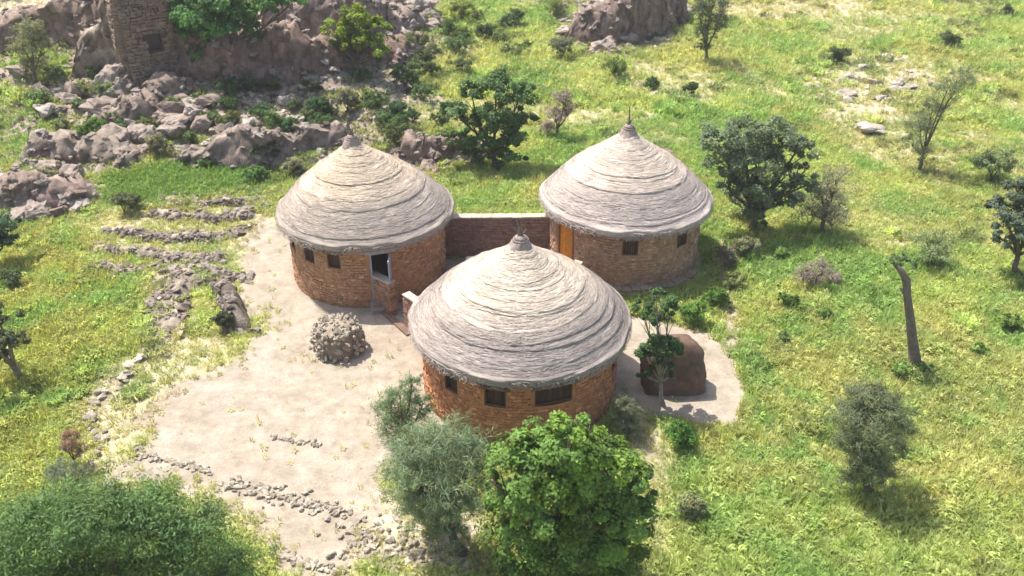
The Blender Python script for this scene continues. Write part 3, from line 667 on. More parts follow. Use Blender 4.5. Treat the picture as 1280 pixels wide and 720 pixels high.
def bank(name, label, cat, path, heights, depth, col, seed, rough=.9, hole=None, cell=.16, ns=7, smax=.42):
    """an eroded earth and rock bank: front face, broken crest and back slope as one displaced sheet closed underground"""
    P2 = [Vector(g2(*p)) for p in path]; o = Vector((*P2[0], float(ground_z(*P2[0])))); root = empty(name, o); tag(root, label, cat, 'eroded banks')
    seg = [(P2[i+1]-P2[i]).length for i in range(len(P2)-1)]; tot = sum(seg); nu = max(8, int(tot/cell)); rnd = random.Random(seed)
    prof = [(0, -.6), (0, -.1), (.02, .12), (.05, .26), (.07, .40), (.10, .54), (.13, .68), (.16, .80), (.2, .90), (.28, .97), (.38, 1.0), (.5, 1.0), (.62, .95), (.75, .85), (.88, .6), (1.0, .25), (1.05, -.1), (1.05, -.6)]
    V = []; base = np.array(col)*np.array([1.04, 1.03, .95])
    for i in range(nu+1):
        u = tot*i/nu; k = 0; a_ = u
        while k < len(seg)-1 and a_ > seg[k]: a_ -= seg[k]; k += 1
        f = min(1, a_/seg[k]); p = P2[k].lerp(P2[k+1], f); h = heights[k]*(1-f)+heights[k+1]*f; d = (P2[k+1]-P2[k]).normalized(); nr = Vector((-d.y, d.x))
        if nr.y < 0: nr = -nr
        gz = float(ground_z(p.x, p.y)); h *= .72+.55*float(vnoise(np.float64(u*.55+seed*3), np.float64(seed*1.7))); endf = min(1, min(i, nu-i)/3+.15)
        for (dv, hv) in prof:
            q = Vector((p.x, p.y, 0))+Vector((nr.x, nr.y, 0))*(dv*depth); q.z = gz+hv*h*endf if hv > 0 else gz+hv
            n3 = Vector((mnoise.fractal(q*.55+Vector((seed,0,0)), 1, 2, 5), mnoise.fractal(q*.55+Vector((0,seed,9)), 1, 2, 5), mnoise.fractal(q*.9+Vector((5,0,seed)), 1, 2, 4)))
            f1 = mnoise.fractal(q*2.6+Vector((seed,3,1)), .8, 2, 4); f2 = abs(mnoise.noise(q*1.9+Vector((seed,0,0))))
            if hv > -.2: q += Vector((n3.x*.5+f1*.12, n3.y*.7+f1*.3-f2*.45, (n3.z*.4+f1*.16-f2*.3)*max(hv, 0)))*rough
            V.append(q-o)
    m_ = len(prof); F = []; cc = []
    for i in range(nu):
        for j in range(m_-1):
            F.append([i*m_+j, (i+1)*m_+j, (i+1)*m_+j+1, i*m_+j+1])
            c0 = V[i*m_+j]; k = .9+.5*mnoise.fractal(c0*1.8+Vector((seed,)*3), 1, 2, 3); t = max(0, (.5+mnoise.noise(c0*.6))*.9) if 8 < j < 15 else 0
            cc.append((base*(1-t*.5)+np.array([.36,.30,.24])*t*.5)*k)
    F.append([0+j for j in range(m_)]+[]) if False else None
    link('bank_face', mesh_np('bank_face', V, F, M_ROCK, np.array(cc)), root)
    random.seed(seed)
    for k in range(min(280, int(tot*ns))):         # stones stuck in the face and lying on the crest
        v = V[random.randrange(nu)*m_+random.choice([2,3,4,5,6,7,8,9,10,11,12])]; o2 = bpy.data.objects.new('stone', random.choice(BIG)); COL.objects.link(o2); o2.parent = root
        o2.location = v; s_ = .1+(smax-.1)*random.random()**1.7; o2.scale = (s_*1.2, s_, s_*.8); o2.rotation_euler = (random.uniform(-.5,.5), random.uniform(-.5,.5), random.uniform(0, 6.3))
    return root
tower()
bank('earth_bank', 'tall brown eroded bank running left from the broken tower to the left edge', 'bank', [(150,78),(110,64),(60,60),(0,70),(-60,80)], [4.2,3.2,2.6,2.4,2], 3.2, (.25,.18,.15), 52)
bank('earth_bank', 'dark reddish bank shaded by the large green tree behind the left hut', 'bank', [(205,92),(250,108),(300,112),(360,106),(430,98),(500,86),(545,60)], [4.0,3.4,3.2,3.0,2.6,2.0,1.0], 3.0, (.235,.155,.13), 53)
bank('earth_bank', 'upper rocky bank between the two green trees at the top', 'bank', [(330,45),(380,48),(450,55),(500,55),(540,35)], [2.6,3.0,3.2,2.8,1.4], 3.0, (.29,.22,.195), 54)
bank('earth_bank', 'dark rocky bank at the top edge left of the slender tree', 'bank', [(700,55),(745,62),(790,56),(835,45),(862,25)], [1.6,3.0,4.2,4.2,3.0], 4.0, (.235,.17,.15), 55)
bank('earth_bank', 'low rubble bank in the shade just behind the left roof', 'bank', [(215,205),(270,212),(330,210),(400,200),(440,192)], [1.0,1.5,1.6,1.5,1.0], 1.8, (.25,.195,.175), 56, .7)
bank('earth_bank', 'low brown bank between the left roof and the leafy bush', 'bank', [(490,205),(530,210),(570,205),(610,200)], [1.0,1.6,1.5,.8], 1.6, (.26,.19,.165), 57, .7)
bank('earth_bank', 'slanting brown ridge of earth below the broken tower', 'bank', [(125,175),(165,165),(205,145),(240,120)], [.9,1.5,1.6,1.2], 2.0, (.26,.2,.17), 58, .9)
bank('earth_bank', 'pale rubble bank piled against the left foot of the broken tower', 'bank', [(95,96),(120,100),(148,103),(172,106)], [2.2,4.2,5.0,2.2], 2.6, (.30,.24,.2), 61, 1.0, cell=.13)
bank('earth_bank', 'brown bank under the boulder heap at the left edge', 'bank', [(-40,262),(20,268),(70,262),(120,252)], [1.6,1.9,1.9,1.0], 2.6, (.27,.2,.175), 59, .9)
bank('earth_bank', 'stony bank between the left edge heap and the slanting ridge', 'bank', [(30,205),(80,200),(120,205),(160,215)], [1.0,1.6,1.5,.7], 2.2, (.28,.225,.19), 60, .8)

for lb, pts, hs, sd_ in (('lowest grassy terrace edge leading to the stone ring', [(108,310),(150,320),(205,324),(250,330),(285,328)], [.3,.45,.5,.4,.3], 71), ('second terrace edge above the stone ring', [(120,292),(170,298),(215,304),(260,302),(312,290)], [.3,.45,.5,.5,.3], 72), ('third terrace edge left of the left hut', [(175,270),(220,276),(270,280),(325,268)], [.3,.5,.5,.3], 73), ('fourth terrace edge just below the bright green strip', [(190,252),(240,258),(290,258),(335,248)], [.3,.4,.4,.2], 76), ('short terrace edge left of the stone ring', [(105,338),(140,346),(180,346)], [.3,.45,.3], 77), ('terrace edge between the stone ring and the sandy yard', [(232,336),(262,345),(290,352),(318,350)], [.3,.45,.4,.2], 78), ('crumbled heap forming the ruined stone ring by the field', [(190,418),(196,385),(215,355),(238,365)], [.4,.55,.6,.35], 74)):
    bank('terrace_edge', lb, 'terrace', pts, [q*.6 for q in hs], .65 if sd_ != 74 else 1.1, (.31,.265,.20), sd_, .38, ns=22, smax=.22)

# brown mud shelter with a rounded top on the pale patch
def shelter():
    random.seed(61); xa, ya, _ = G(885, 491); xb, yb, _ = G(806, 497); root = empty('mud_shelter', ((xa+xb)/2, (ya+yb)/2+.55, 0)); tag(root, 'squat dark brown mud shelter on the pale patch right of the nearest hut', 'shelter')
    W = xa-xb; hh = 2.0; bm = bmesh.new(); nz, nu = 12, 48; rows = []
    for i in range(nz+1):
        t = i/nz; k = 1-.04*t-.34*t**4; z = hh*t - .1; row = []
        for j in range(nu):
            a = 2*PI*j/nu; c, s = math.cos(a), math.sin(a); e = .42
            x = W/2*k*math.copysign(abs(c)**e, c)+.16*t*-1; y = .62*k*math.copysign(abs(s)**e, s)
            q = Vector((x*1.6, y*1.6, z*1.6)); dd = mnoise.fractal(q, 1, 2, 5)*.13
            row.append(bm.verts.new((x*(1+dd), y*(1+dd), z+dd*(i == nz))))
        rows.append(row)
    for i in range(nz):
        for j in range(nu): bm.faces.new((rows[i][j], rows[i][(j+1) % nu], rows[i+1][(j+1) % nu], rows[i+1][j]))
    prev = rows[-1]
    for f, dz in ((.8, .12), (.5, .2), (.2, .24)):
        cur = [bm.verts.new((v.co.x*f-.16*(1-f), v.co.y*f, hh-.1+dz)) for v in rows[-1]]
        for j in range(nu): bm.faces.new((prev[j], prev[(j+1) % nu], cur[(j+1) % nu], cur[j]))
        prev = cur
    bm.faces.new(prev)
    me = bpy.data.meshes.new('wall'); bm.to_mesh(me); bm.free()
    a = me.attributes.new('col', 'FLOAT_COLOR', 'FACE'); n = len(me.polygons); cc = np.ones((n, 4), np.float32); cc[:, :3] = np.array([.17,.105,.075])*np.random.default_rng(4).uniform(.85, 1.15, (n, 1)); a.data.foreach_set('color', cc.ravel())
    for p in me.polygons: p.use_smooth = True
    me.materials.append(M_MUD); link('wall', me, root)
shelter()

# ------------------------------------------------------------------ vegetation
def leaves(rg, centers, radii, n, size, asp, col, var, up=.4, droop=0, strand=False, yel=.15):
    """leaf faces spread through clumps; every clump is made of many smaller sprays"""
    C, Rr = np.array(centers), np.array(radii); wgt = Rr**2.2; wgt = wgt/wgt.sum()
    nsp = max(12, n//(95 if asp > .5 else 34)); pick = rg.choice(len(C), nsp, p=wgt)
    d = rg.normal(0, 1, (nsp, 3)); d /= np.linalg.norm(d, axis=1)[:, None]; d[:, 2] = np.where(d[:, 2] < -.35, -d[:, 2], d[:, 2])
    rad = rg.uniform(.25, 1.0, nsp)**.55*(1+rg.normal(0, .17, nsp)); sc = C[pick]+d*(Rr[pick]*rad)[:, None]*np.array([1, 1, .85])
    sr = Rr[pick]*rg.uniform(.16, .4, nsp); shade = rg.uniform(1-var, 1+var, nsp); hue = rg.uniform(0, 1, nsp)
    li = rg.integers(0, nsp, n); e = rg.normal(0, 1, (n, 3)); e /= np.linalg.norm(e, axis=1)[:, None]
    pos = sc[li]+e*(sr[li]*rg.uniform(.15, 1, n)**.5)[:, None]*np.array([1, 1, .75])
    nrm = e*.55+d[li]*.5+rg.normal(0, .45, (n, 3)); nrm[:, 2] += up; nrm /= np.linalg.norm(nrm, axis=1)[:, None]
    t = rg.normal(0, 1, (n, 3))
    if strand: pos = pos+d[li]*(Rr[pick][li]*rg.exponential(.12, n))[:, None]; t = e*1.0+d[li]*1.1+rg.normal(0, .5, (n, 3)); t[:, 2] += .2
    t -= nrm*(t*nrm).sum(1)[:, None]; t /= np.linalg.norm(t, axis=1)[:, None]+1e-9; b = np.cross(nrm, t)
    L = (size*rg.uniform(.6, 1.35, n))[:, None]; W = L*asp
    bend = nrm*L*.18
    V = np.stack([pos-t*L*.5, pos+b*W*.5-t*L*.05, pos+t*L*.5-bend, pos-b*W*.5-t*L*.05], 1).reshape(-1, 3)
    c = np.array(col)[None, :]*1.3*(shade[li]*rg.uniform(.78, 1.22, n))[:, None]
    yl = np.array([1.55, 1.25, .7]); m = ((hue[li] < .3)*yel+rg.uniform(0, yel, n))[:, None]; c = c*(1+(yl-1)*m*1.6)
    return V, np.arange(n*4).reshape(-1, 4), c
STY = dict(broad=(.15, .55, .55), fine=(.10, .28, .3), feather=(.2, .10, .2), herb=(.12, .5, .5))
def veg(name, label, cat, base, clumps, style, col, n, var=.3, size=1.0, trunk=None, dense=1, bare=.0, group=None, seed=None, trunkcol=(.16,.12,.09), depth=0, yel=.15, stems=1):
    sd_ = seed if seed is not None else int(base[0]*7+base[1]*13) & 0xffff
    random.seed(sd_); rg = np.random.default_rng(sd_)
    bx, by, _ = G(*base); bz = float(ground_z(bx, by)); s = scale_at(bx, by, bz)
    root = empty(name, (bx, by, bz)); tag(root, label, cat, group); C = []; Rr = []
    for i, (cx, cy, r) in enumerate(clumps):
        dy = random.uniform(-.5, .5)*r/s*1.3+depth; p = P(cx, cy, by+dy)-Vector((bx, by, bz)); rr = r/s
        if p.z < rr*.55: p.z = rr*.55
        C.append(p); Rr.append(rr)
    L, asp, up = STY[style]
    V, F, c = leaves(rg, C, Rr, n, L*size, asp, col, var, up, strand=(style == 'feather'), yel=yel)
    V = V[:]; V[:, 2] = np.maximum(V[:, 2], .01)
    # trunk and limbs
    m = MB(); cen = sum(C, Vector())/len(C); top = max(c_.z for c_ in C); rad = trunk or max(.035, .045*max(Rr)+.02*top)
    fork = Vector((cen.x*.45, cen.y*.45, cen.z*(.38 if cen.z > 1.2 else .2)))
    f2 = Vector((fork.x+random.uniform(-.1,.1), fork.y, fork.z*.5))
    m.tube([(0,0,-.2), (0,0,.02), tuple(f2*.8), tuple(fork)], [rad*1.7, rad*1.35, rad, rad*.85], 9, trunkcol, .1)
    for c_, rr in zip(C, Rr):
        mid = fork.lerp(c_, .55)+Vector((random.gauss(0,.12), random.gauss(0,.12), -.1*rr))*min(1, rr)
        m.tube([fork, mid, c_, c_+Vector((0,0,rr*.5))], [rad*.7, rad*.45, rad*.22, rad*.06], 6, trunkcol, .1)
        for k in range(6 if style != 'herb' else 3):
            dv = Vector((random.gauss(0,1), random.gauss(0,1), random.gauss(.3,.8))).normalized()*rr*random.uniform(.7, 1.05); st_ = mid.lerp(c_, random.random())
            m.tube([st_, st_.lerp(c_+dv, .5)+Vector((0,0,.06*rr)), c_+dv], [rad*.22, rad*.13, rad*.04], 4, trunkcol)
    trunkm = m.mesh('trunk', M_BARK, True)
    link('trunk' if rad > .06 else 'stem', trunkm, root)
    link('crown', mesh_np('crown', V, F, M_LEAF, c), root)
    if bare:      # dry twigs sticking out
        k = MB()
        for _ in range(int(bare)):
            i = rg.integers(0, len(C)); dv = Vector(rg.normal(0, 1, 3)).normalized(); dv.z = abs(dv.z); e = C[i]+dv*Rr[i]*rg.uniform(.7, 1.15)
            k.tube([C[i]-Vector((0,0,Rr[i]*.5)), C[i].lerp(e, .5), e], [.02, .014, .005], 4, (.3,.25,.23))
        tag(k.build('twigs', M_TWIG, root), kind='stuff')
    return root
BR = (.095,.175,.045); OL = (.135,.18,.105); BL = (.15,.205,.13); GY = (.22,.23,.17); AC = (.09,.16,.062); PU = (.27,.21,.205)
veg('acacia_tree', 'broad dark green acacia crown filling the bottom left corner', 'tree', (150,800), [(50,672,62),(120,652,55),(185,655,50),(235,682,52),(285,712,40),(10,700,60),(110,710,75),(195,725,65),(260,745,50),(40,745,70)], 'fine', AC, 75000, .3, 1.15, yel=.2)
veg('leafy_tree', 'bright green dense leafy tree in front of the nearest hut', 'tree', (712,745), [(655,580,42),(705,560,38),(755,585,38),(795,600,28),(690,615,50),(745,630,48),(785,645,35),(640,625,32),(655,665,45),(715,680,52),(770,690,42),(640,705,28),(690,715,42),(745,722,40),(812,625,16),(618,600,16),(680,548,18),(735,545,16)], 'broad', BR, 52000, .5, .8, yel=.32)
veg('grey_green_tree', 'soft grey green tree left of the bright green tree with a dark leaning trunk', 'tree', (578,690), [(520,565,32),(555,558,34),(590,572,26),(535,600,42),(575,605,36),(510,598,26),(560,630,32),(525,628,26),(545,650,30),(575,640,24),(505,625,20),(560,665,22)], 'feather', BL, 26000, .25, .95, trunk=.13)
veg('shrub', 'pale feathery bush at the left foot of the nearest hut', 'shrub', (508,555), [(500,500,20),(515,480,13),(488,518,22),(512,525,24),(528,508,16),(495,540,20)], 'feather', (.12,.18,.095), 11000, .25, .75)
veg('leafy_tree', 'olive green round tree right of the back right hut', 'tree', (935,288), [(898,180,28),(930,168,30),(965,168,28),(995,190,26),(912,205,28),(945,200,34),(980,222,28),(905,230,18),(945,238,28),(1005,215,16),(925,258,26),(958,258,26),(940,275,20),(1000,235,22),(985,250,20)], 'broad', OL, 24000, .3, 1.0, trunk=.16, yel=.1)
veg('shrub', 'grey tangled bush in the shade of the olive green tree', 'shrub', (1028,292), [(1045,225,22),(1035,250,28),(1014,268,26),(1042,272,24),(1025,240,22)], 'fine', GY, 7000, .25, 1.2, bare=40)
veg('dry_shrub', 'purple grey dry bush below the shaded grass of the olive tree', 'shrub', (1019,362), [(1005,345,15),(1028,338,16),(1040,350,12),(1015,352,15)], 'fine', PU, 3500, .2, .9, bare=60, yel=0)
veg('feathery_tree', 'dark feathery tree standing alone in the lower right field', 'tree', (1090,618), [(1085,498,22),(1060,522,22),(1112,515,22),(1130,535,14),(1090,535,30),(1065,555,20),(1110,558,22),(1085,580,26),(1070,598,18),(1100,596,18)], 'feather', (.125,.155,.09), 24000, .3, .9, trunk=.1)
veg('wispy_tree', 'thin wispy tree with open crown in the upper right field', 'tree', (1148,215), [(1200,100,17),(1182,118,20),(1165,140,17),(1150,160,18),(1140,182,16),(1155,195,12)], 'feather', (.13,.165,.10), 6500, .25, 1.2, trunk=.09)
veg('leafy_tree', 'dark bluish tree cut by the right edge of the picture', 'tree', (1275,345), [(1250,262,20),(1272,240,22),(1268,285,26),(1295,265,30),(1300,300,30),(1255,300,16)], 'broad', (.085,.12,.085), 13000, .35, .9, trunk=.12)
veg('slender_tree', 'slender dark tree at the top edge right of the dark ruin', 'tree', (882,80), [(890,8,22),(875,18,16),(898,28,16),(882,40,16),(880,58,11)], 'fine', (.075,.105,.06), 8000, .3, 1.6, trunk=.12)
veg('leafy_bush', 'large leafy green bush behind the gap between the two back huts', 'tree', (622,212), [(590,120,22),(620,110,25),(650,122,22),(585,150,24),(620,150,28),(655,152,20),(640,178,22),(600,180,20),(612,195,20),(575,175,20),(565,140,18),(640,198,18),(590,195,18)], 'broad', (.075,.14,.05), 18000, .35, 1.2, trunk=.14)
veg('dry_shrub', 'purple grey leafless bush right of the large leafy bush', 'shrub', (694,172), [(705,125,14),(695,145,18),(710,140,12),(685,160,12)], 'fine', PU, 3200, .2, 1.3, bare=70, yel=0)
veg('round_tree', 'round yellow green tree on the bank at the top left of centre', 'tree', (447,98), [(420,38,20),(445,25,22),(470,38,18),(440,48,24),(465,58,20),(478,68,14),(425,58,16)], 'broad', (.14,.21,.03), 11000, .3, 1.3, trunk=.14, yel=.35)
veg('leafy_tree', 'large deep green tree at the top left beside the ruined tower', 'tree', (262,100), [(230,15,28),(265,5,34),(305,8,30),(340,2,24),(240,42,24),(275,35,30),(310,32,20),(258,65,20),(235,30,22),(250,78,14),(365,5,18)], 'broad', (.065,.155,.045), 22000, .35, 1.5, trunk=.2)
veg('shrub', 'pale grey green shrub by the left edge at the top', 'shrub', (42,105), [(38,42,18),(30,62,18),(52,60,16),(42,82,18)], 'fine', (.17,.19,.12), 6000, .3, 1.6)
veg('leafy_tree', 'dark tree with bare leaning trunk at the left edge beside the yellow green field', 'tree', (28,475), [(0,405,20),(12,425,16),(-15,430,25),(5,445,14)], 'broad', (.08,.10,.05), 4500, .35, .8, trunk=.13, trunkcol=(.24,.19,.16))
veg('shrub', 'dark round bush at the left edge below the boulder heap', 'shrub', (-10,330), [(0,285,22),(-20,295,30),(5,305,20)], 'broad', (.04,.085,.04), 5000, .3, .9)
veg('shrub', 'bluish green shrub at the right foot of the nearest hut', 'shrub', (784,550), [(780,505,13),(792,518,13),(778,530,15),(790,540,12)], 'feather', (.14,.16,.115), 5000, .2, .7)
veg('slender_tree', 'small two tiered tree with a pale trunk in front of the brown shelter', 'tree', (829,508), [(820,372,15),(804,387,16),(836,384,15),(820,397,14),(826,432,20),(812,448,18),(842,442,17),(828,458,15),(806,470,12),(838,470,9)], 'broad', (.06,.115,.04), 10000, .35, .75, trunk=.07, trunkcol=(.3,.26,.22))
veg('shrub', 'reddish brown shrub at the left edge of the yard', 'shrub', (92,580), [(90,548,13),(98,562,12),(82,560,11)], 'fine', (.26,.16,.12), 2500, .25, .7, bare=20, yel=0)
veg('shrub', 'bluish low shrub just below the reddish brown shrub', 'shrub', (85,610), [(80,590,16),(98,598,14),(66,598,13)], 'feather', (.15,.18,.14), 3500, .2, .7)
for lab, b, r, c in [
    ('small dark shrub at the top edge above the leafy bush', (640,38), 15, (.06,.10,.05)), ('dark tapering shrub at the top edge left of the dark ruin', (768,22), 15, (.07,.08,.05)),
    ('smaller dark shrub nearest the tip of the back right roof', (817,112), 9, (.06,.11,.035)), ('low dark shrub a little right of the tip of the back right roof', (864,120), 10, (.06,.10,.035)),
    ('lone dark shrub in the middle of the upper right field', (1050,80), 12, (.07,.11,.045)), ('grey green shrub right of the lone dark shrub in the upper right field', (1188,60), 11, (.10,.13,.06)),
    ('small shrub at the top right corner', (1257,22), 10, (.1,.13,.06)), ('dark green shrub on the slope right of the round yellow green tree', (560,45), 14, (.07,.13,.035)),
    ('dark rounded shrub below the round yellow green tree', (605,50), 12, (.06,.1,.045)), ('yellow green shrub on the slope above the leafy bush', (578,28), 15, (.15,.19,.05)),
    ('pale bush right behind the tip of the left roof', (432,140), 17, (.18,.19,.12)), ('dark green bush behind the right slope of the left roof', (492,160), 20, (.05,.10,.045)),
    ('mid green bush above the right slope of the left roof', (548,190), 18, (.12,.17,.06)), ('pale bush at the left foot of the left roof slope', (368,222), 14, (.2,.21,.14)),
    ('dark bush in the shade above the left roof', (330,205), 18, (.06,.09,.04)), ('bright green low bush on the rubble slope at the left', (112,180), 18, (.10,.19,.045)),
    ('grey bush above the first terrace row', (155,268), 15, (.12,.14,.08)), ('dark low bush above the first terrace row', (165,262), 11, (.06,.09,.04)),
    ('pale grey bush on the rubble slope left of centre', (200,195), 16, (.2,.2,.14)), ('grey green bush left of the highest terrace row', (60,232), 14, (.18,.19,.13)),
    ('dark bush right of the stone ring beside the yard', (280,412), 14, (.05,.065,.035)), ('small dark green herb in the right field nearest the purple bush', (986,385), 10, (.08,.15,.035)),
    ('small green herb in the right field beside the dark herb', (1033,400), 10, (.11,.19,.045)), ('bright green herb clump right of the small two tiered tree', (870,405), 17, (.09,.19,.04)),
    ('green herb clump between the back right hut and the sand path', (895,385), 14, (.09,.17,.04)), ('grey dry bush against the right side of the back right hut', (905,335), 16, (.2,.19,.15)),
    ('pale bush right of the back right hut at the edge of the path', (930,325), 16, (.2,.22,.14)), 
    ('faint grey green bush right of the dead trunk', (1170,335), 26, (.17,.22,.12)), ('grey green bush at the upper right edge', (1240,230), 26, (.16,.22,.12)),
    ('dense low herbs along the right side of the nearest hut', (850,560), 20, (.08,.18,.035)), ('grey low herbs right of the bright green tree', (870,650), 22, (.19,.22,.12)),
    ('dark spiky bush at the left edge above the dark leaning trunk', (15,360), 12, (.09,.13,.06)), ('green bush on the slope between the slender tree and the leafy bush', (700,75), 16, (.16,.19,.12)),
    ('pale green bush below the dark outcrop at the top', (770,100), 14, (.14,.2,.05)), ('dark bush above the large leafy bush', (535,85), 15, (.08,.11,.05)),
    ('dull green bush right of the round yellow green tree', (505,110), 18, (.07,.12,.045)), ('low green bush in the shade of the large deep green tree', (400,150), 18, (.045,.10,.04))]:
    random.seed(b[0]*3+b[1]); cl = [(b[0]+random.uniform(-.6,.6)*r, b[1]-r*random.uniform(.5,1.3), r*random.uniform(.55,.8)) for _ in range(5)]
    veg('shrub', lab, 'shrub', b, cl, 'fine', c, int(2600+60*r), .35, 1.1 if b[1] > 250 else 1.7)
random.seed(404)
for (pl_, n_, lab, grp, c_, r_) in (([(440,100),(520,60),(600,60),(580,120),(540,190),(470,190)], 16, 'dull green bush on the stony slope between the left roof and the leafy bush', 'bushes between left roof and leafy bush', (.085,.135,.05), 15),
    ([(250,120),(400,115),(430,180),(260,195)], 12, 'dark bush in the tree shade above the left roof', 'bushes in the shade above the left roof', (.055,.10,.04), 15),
    ([(30,90),(120,100),(220,190),(100,215),(20,180)], 10, 'greyish bush among the boulders of the left slope', 'bushes of the left slope', (.14,.18,.085), 14),
    ([(130,150),(330,120),(420,150),(330,230),(150,210)], 14, 'green bush growing among the rocks of the slanting ridge', 'bushes of the slanting ridge', (.10,.16,.055), 13),
    ([(560,20),(700,20),(700,90),(600,90)], 8, 'small green bush on the grassy slope below the top edge', 'bushes below the top edge', (.13,.19,.06), 13),
    ([(900,330),(1270,300),(1270,470),(960,480)], 9, 'low grey green herb clump standing in the right field', 'herb clumps of the right field', (.17,.25,.08), 10)):
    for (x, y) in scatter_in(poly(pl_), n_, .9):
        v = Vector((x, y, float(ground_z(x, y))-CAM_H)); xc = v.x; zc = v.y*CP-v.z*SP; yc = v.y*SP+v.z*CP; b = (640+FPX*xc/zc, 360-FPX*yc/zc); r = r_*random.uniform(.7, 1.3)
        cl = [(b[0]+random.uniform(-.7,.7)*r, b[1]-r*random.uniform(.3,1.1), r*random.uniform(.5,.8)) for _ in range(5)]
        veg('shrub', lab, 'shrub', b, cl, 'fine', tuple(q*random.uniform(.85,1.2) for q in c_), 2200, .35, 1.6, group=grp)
# dead trunk with a tuft
def dead():
    bx, by, _ = G(1145, 458); bz = float(ground_z(bx, by)); root = empty('dead_tree', (bx, by, bz)); tag(root, 'tall bare dead trunk with a small leafy tuft at its broken top', 'tree'); random.seed(9)
    q = lambda x, y: tuple(P(x, y, by)-Vector((bx, by, bz))); m = MB()
    m.tube([(0,0,-.2), q(1144,450), q(1141,425), q(1137,400), q(1134,372), q(1132,350), q(1126,338), q(1118,330)], [.34,.24,.18,.15,.16,.14,.11,.05], 10, (.18,.15,.125), .26); m.build('trunk', M_BARK, root, True)
    for a, b, c in (((1134,372),(1128,362),(1124,360)),):
        k = MB(); k.tube([q(*a), q(*b), q(*c)], [.09,.06,.02], 6, (.26,.22,.19), .1); k.build('branch', M_BARK, root, True)
    rg = np.random.default_rng(3); C = [Vector(q(1120,328)), Vector(q(1136,330)), Vector(q(1110,335))]
    V, F, c = leaves(rg, C, [.35,.3,.22], 700, .12, .3, (.09,.14,.07), .3); link('crown', mesh_np('crown', V, F, M_LEAF, c), root)
dead()
bank('rock_ledge', 'dark upright rock ledge between the stone ring and the sandy yard', 'ledge', [(264,362),(274,380),(284,400),(290,418)], [.5,.8,.8,.4], .8, (.15,.12,.10), 75, .4, smax=.26)

# ------------------------------------------------------------------ grass, herbs and small rubble (stuff)
def tuft(name, n, h, w_, spread, lean, seed, leafy=False):
    rg = np.random.default_rng(seed); V = []; F = []; C = []
    for k in range(n):
        a = rg.uniform(0, 6.28); r = spread*math.sqrt(rg.uniform()); x, y = r*math.cos(a), r*math.sin(a); hh = h*rg.uniform(.5, 1.1); ww = w_*rg.uniform(.7, 1.3)
        da = a+rg.normal(0, .7); ln = lean*rg.uniform(.4, 1.3)*hh; dx, dy = math.cos(da)*ln, math.sin(da)*ln; sx, sy = -math.sin(da)*ww/2, math.cos(da)*ww/2; b = len(V)
        if leafy:
            V += [(x, y, hh*.3), (x+dx*.5+sx, y+dy*.5+sy, hh*.85), (x+dx*1.1, y+dy*1.1, hh*.8), (x+dx*.5-sx, y+dy*.5-sy, hh*.85)]; F.append((b, b+1, b+2, b+3)); C.append(rg.uniform(.75, 1.25))
        else:
            V += [(x-sx, y-sy, 0), (x+sx, y+sy, 0), (x+dx*.4+sx*.8, y+dy*.4+sy*.8, hh*.6), (x+dx*.4-sx*.8, y+dy*.4-sy*.8, hh*.6), (x+dx-sx*.15, y+dy-sy*.15, hh), (x+dx+sx*.15, y+dy+sy*.15, hh)]
            F += [(b, b+1, b+2, b+3), (b+3, b+2, b+5, b+4)]; C += [rg.uniform(.75, 1.2)]*2
    me = mesh_np(name, V, F, M_GRASS); a = me.attributes.new('blade', 'FLOAT_COLOR', 'FACE')
    c = np.ones((len(F), 4), np.float32); c[:, :3] = np.array(C)[:, None]; a.data.foreach_set('color', c.ravel()); return me
